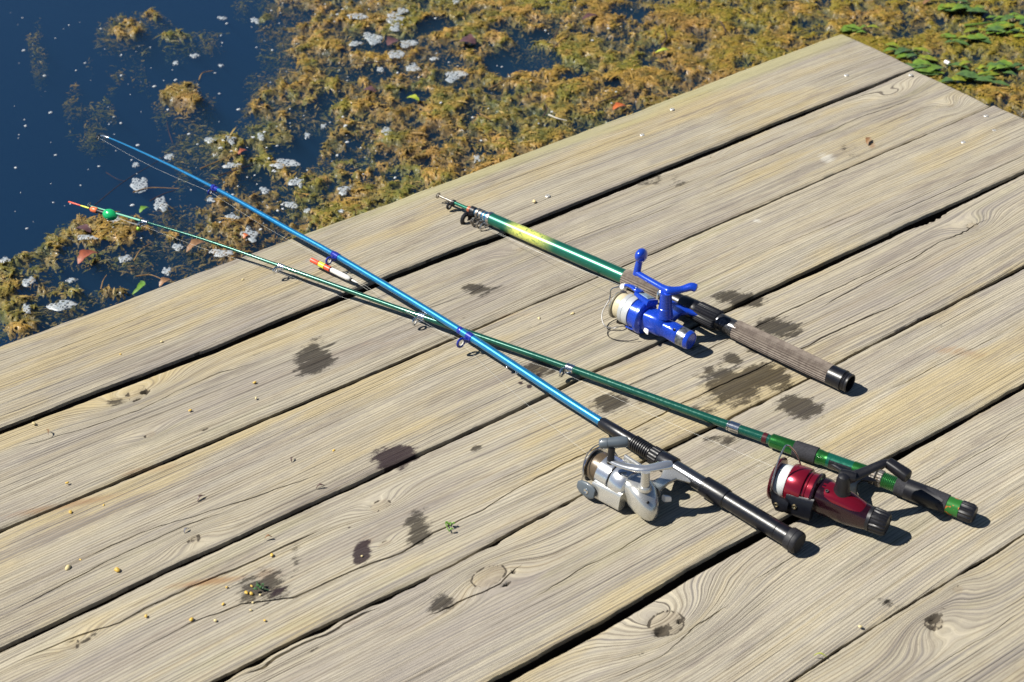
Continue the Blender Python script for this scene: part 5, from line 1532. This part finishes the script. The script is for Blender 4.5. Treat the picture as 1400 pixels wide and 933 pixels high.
# ------------------------------------------------------------------ floats
FRED = simple_mat('fluorescent_red_paint', (.80, .10, .045), .4)
FYEL = simple_mat('fluorescent_yellow_paint', (.78, .82, .06), .4)
FWHT = simple_mat('white_float_paint', (.80, .80, .78), .35, nscale=60, namt=.1)
FGRN = simple_mat('emerald_green_paint', (.01, .42, .13), .25, 0, .5)
FORG = simple_mat('orange_float_paint', (.80, .17, .06), .35)
fa = P(425.5, 355.5, .015); fb = P(489, 387, .009)
rt = tag(empty('fishing_float', (fa + fb) / 2 * np.array([1, 1, 0])), 'white stick float with red and yellow tip lying on the boards beside the blue rod', 'float')
fd = nrm(fb - fa); fl = np.linalg.norm(fb - fa)
def fpart(nm, a_, b_, prof, mat):
    v, f = lathe(fa + fd * fl * a_, fd, [((b_ - a_) * fl * t, r_) for t, r_ in prof], 18)
    return MB().add(v, f).build(nm, mat, rt)
fpart('tip', 0, .17, [(0, .001), (.02, .0036), (.9, .0038), (1, .0032)], FRED)
fpart('yellow_band', .175, .30, [(0, .0034), (.05, .0041), (.95, .0041), (1, .0034)], FYEL)
fpart('red_band', .305, .42, [(0, .0034), (.05, .0042), (.95, .0042), (1, .0034)], FRED)
fpart('sleeve', .415, .44, [(0, .0033), (1, .0033)], BLACKM)
fpart('body', .435, .845, [(0, .003), (.02, .0037), (.5, .0040), (.85, .0038), (.97, .0028), (1, .0016)], FWHT)
fpart('collar', .845, .875, [(0, .0018), (.3, .0026), (.8, .0024), (1, .0012)], BLACKM)
fpart('stem', .875, 1.0, [(0, .0013), (.5, .0013), (1, .0005)], FWHT)
wire_path('float_line', [fb, P(505, 398, .003), P(515, 402, -.004)], .00014, NYLON, rt, 12, 4)

ga = P(93.5, 276, .012); gb_ = P(160, 297, .010)
rt = tag(empty('fishing_float', ga * .5 + gb_ * .5), 'slim float with green ball, orange collar and red antenna hanging at the green rod tip', 'float')
fa, fb = ga, gb_; fd = nrm(fb - fa); fl = np.linalg.norm(fb - fa)
fpart('antenna', 0, .255, [(0, .0006), (.05, .0013), (.95, .0012), (1, .0009)], FRED)
fpart('antenna_base', .255, .43, [(0, .0009), (.5, .0013), (1, .0013)], FYEL)
fpart('antenna_socket', .43, .47, [(0, .0010), (1, .0024)], BLACKM)
fpart('collar', .46, .60, [(0, .0022), (.2, .0044), (.85, .0049), (1, .0040)], FORG)
fpart('body', .595, .80, [(0, .0040), (.1, .0034), (1, .0030)], TAPE)
fpart('ball', .73, 1.0, [(0, .0010), (.04, .0044), (.18, .0076), (.40, .0092), (.58, .0090), (.78, .0068), (.92, .0035), (1, .0008)], FGRN)
for o2 in (0, .002):
    wire_path('float_line', [fb, (fb + gB[3]) / 2 - U * .002, gB[3] - U * o2], .00014, NYLON, rt, 10, 4)
v, f = ellipsoid(gB[3] + B.h * .003 - U * .005, (T2 * .0036, H2 * .0036, U * .0034), 12, 8)
tag(recentre(MB().add(v, f).build('fishing_bead', simple_mat('lime_bead', (.35, .60, .05), .3))), 'tiny lime green bead on the line below the green rod last guide', 'bead')

# split shots pinched on the line of the blue rod
for x, y, lab in ((693, 502.5, 'upper tiny silver split shot on the line beside the blue rod'), (706, 510.5, 'lower tiny silver split shot on the line beside the blue rod')):
    v, f = ellipsoid(P(x, y, .010), (np.array([.0019, 0, 0]), np.array([0, .0019, 0]), np.array([0, 0, .0019])), 10, 7)
    tag(recentre(MB().add(v, f).build('split_shot', CHROME)), lab, 'split shot', 'split shots on the line')

# ------------------------------------------------------------------ bait and bits on the boards
CORN = [leaf_mat('yellow_corn', (.66, .44, .08), (.55, .34, .06)), leaf_mat('pale_corn', (.72, .60, .32), (.58, .46, .22))]
KERN = [(93, 778, 5, 1, 'large pale corn kernel alone on the third plank at left'), (161, 781, 5.5, 0, 'large lumpy yellow corn kernel on the third plank'), (97, 701, 3, 0, 'small yellow corn kernel just below the second gap at left'), (46.5, 580, 3, 1, 'pale seed near the first gap at far left'), (92, 661, 2.8, 0, 'yellow crumb on the second plank at left'),
        (110, 766, 2, 0, 'tiny yellow crumb beside the large pale kernel'), (142, 691.5, 1.8, 0, 'tiny yellow crumb right of the second gap'), (348, 524, 2.6, 0, 'yellow corn kernel below the grey wet stain'), (350, 545, 1.8, 1, 'tiny pale crumb under the wet stain kernel'), (260, 562, 2.5, 0, 'small yellow kernel right of the big knot'),
        (372, 760, 3.2, 0, 'yellow corn kernel on the long split of the fourth plank'), (200, 843, 3, 0, 'yellow corn kernel left of the purple stain, nearest the fourth plank split'), (261.5, 848.5, 3.8, 0, 'orange corn kernel between the split and the purple stain'), (294.5, 849, 3, 1, 'pale green corn kernel below left of the purple stain'), (362, 849, 2.4, 0, 'yellow kernel below right of the purple stain'),
        (305, 827, 2.6, 0, 'yellow kernel at the left rim of the purple stain'), (310, 803.5, 2, 0, 'small yellow crumb above left of the purple stain'), (337, 811.5, 3.2, 0, 'left kernel of the close pair on the purple stain'), (344, 813, 3.4, 0, 'right kernel of the close pair on the purple stain'), (344, 802, 2.4, 0, 'upper kernel beside the green sprig on the purple stain'),
        (346, 824.5, 2.2, 1, 'pale kernel below the close pair on the purple stain'), (343, 835, 2.2, 1, 'lowest pale kernel on the purple stain'), (356, 814, 2, 1, 'pale crumb right of the close pair on the purple stain'), (456, 617, 2.4, 0, 'small orange crumb left of the black stain on the third plank'), (165, 485, 1.6, 0, 'tiny yellow crumb on the first plank'),
        (495, 761, 2, 1, 'white crumb inside the purple berry stain'), (1176, 858, 3.2, 1, 'pale oat-like seed on the sixth plank at lower right'), (730, 276.5, 3.4, 1, 'cream crumb on the first plank beside the screw'), (737, 436, 2.6, 1, 'small pale chip on the third plank below the collapsed rod'), (783, 430, 3, 1, 'thin pale chip left of the blue reel'), (332, 383, 2, 1, 'small tan crumb on the first plank below the green rod'), (221, 468, 2.2, 1, 'tan crumb on the first plank at left')]
for i, (x, y, rp, kind, lab) in enumerate(KERN):
    r = random.Random(i * 7 + 3)
    k = np.linalg.norm(P(x + 5, y) - P(x, y)) / 5 * rp * 0.9
    a_ = r.uniform(0, 3.1); u1 = np.array([math.cos(a_), math.sin(a_), r.uniform(-.1, .2)]); u2 = nrm(np.cross((0, 0, 1), u1))
    v, f = ellipsoid(P(x, y) + U * k * .45, (u1 * k * 1.1, u2 * k * .78, U * k * .6), 12, 8)
    cpt = P(x, y) + U * k * .45
    w_ = fbm((v[:, 0] + i) * 2.0 / k * .5, v[:, 1] / k, 2, i)
    v = cpt + (v - cpt) * (0.6 + 0.8 * w_)[:, None]
    tag(recentre(MB().add(v, f).build('corn_kernel', CORN[kind])), lab, 'corn kernel', 'bait corn scattered on the boards')
for (x, y, n_, sz, lab, mat) in ((354, 803, 6, .007, 'wilted dark green sprig on the purple stain', leaf_mat('wilted_green', (.05, .13, .035), (.03, .07, .03))), (612, 723, 5, .006, 'tiny fresh green sprig growing from the long split', L_GRN)):
    rt = tag(empty('green_sprig', P(x, y)), lab, 'sprig')
    r = random.Random(n_)
    v, f = tube(spline([P(x - 3, y - 8, .002), P(x, y, .004), P(x + 14 if n_ == 6 else x + 3, y + 4, .002)], 10), .0007, 6)
    MB().add(v, f).build('stem', mat, rt)
    for i in range(n_):
        a_ = P(x + r.uniform(-4, 6), y + r.uniform(-6, 5), .002 + r.random() * .003); an = r.uniform(0, 6.28)
        v, f = leaf_pts(a_, a_ + np.array([math.cos(an), math.sin(an), .2]) * sz * r.uniform(.5, 1), sz * .25, .001, 5, .2)
        MB().add(v, f).build('leaf', mat, rt)
BARK = leaf_mat('bark_bits', (.10, .05, .04), (.05, .03, .025))
for (a_, b_, w_, lab, mat) in (((1186, 197), (1190, 188), 2.6, 'reddish-brown bark chip standing on the second plank near the dock end', L_BRN), ((270, 686), (280, 677), 1.6, 'dark dry leaf curl on the third plank', BARK), ((399, 632), (401, 625), 1.2, 'small dark chip on the third plank above the split', BARK), ((63, 588), (66, 594), 1, 'brown curled stalk on the second plank at left', L_BRN), ((1206, 826), (1214, 820), .1, '', None), ((432, 668), (444, 664), 1.4, 'dark sliver beside the third gap', BARK), ((252, 729), (258, 722), 1.4, 'grey sliver above the small dark knot', simple_mat('grey_sliver', (.14, .14, .16), .7)), ((1112, 897), (1130, 898), .9, 'thin pale green grass blade by the last gap', L_YEL), ((362, 737), (372, 734), 1.6, 'orange-brown chip on the fourth plank beside the split', L_BRN)):
    if mat is None:
        continue
    pa, pb = P(*a_, .0015), P(*b_, .0035)
    k = np.linalg.norm(P(a_[0] + 5, a_[1]) - P(*a_)) / 5
    v, f = leaf_pts(pa, pb, w_ * k, .003, 6, .4)
    tag(recentre(MB().add(v, f).build('plant_chip', mat)), lab, 'debris')
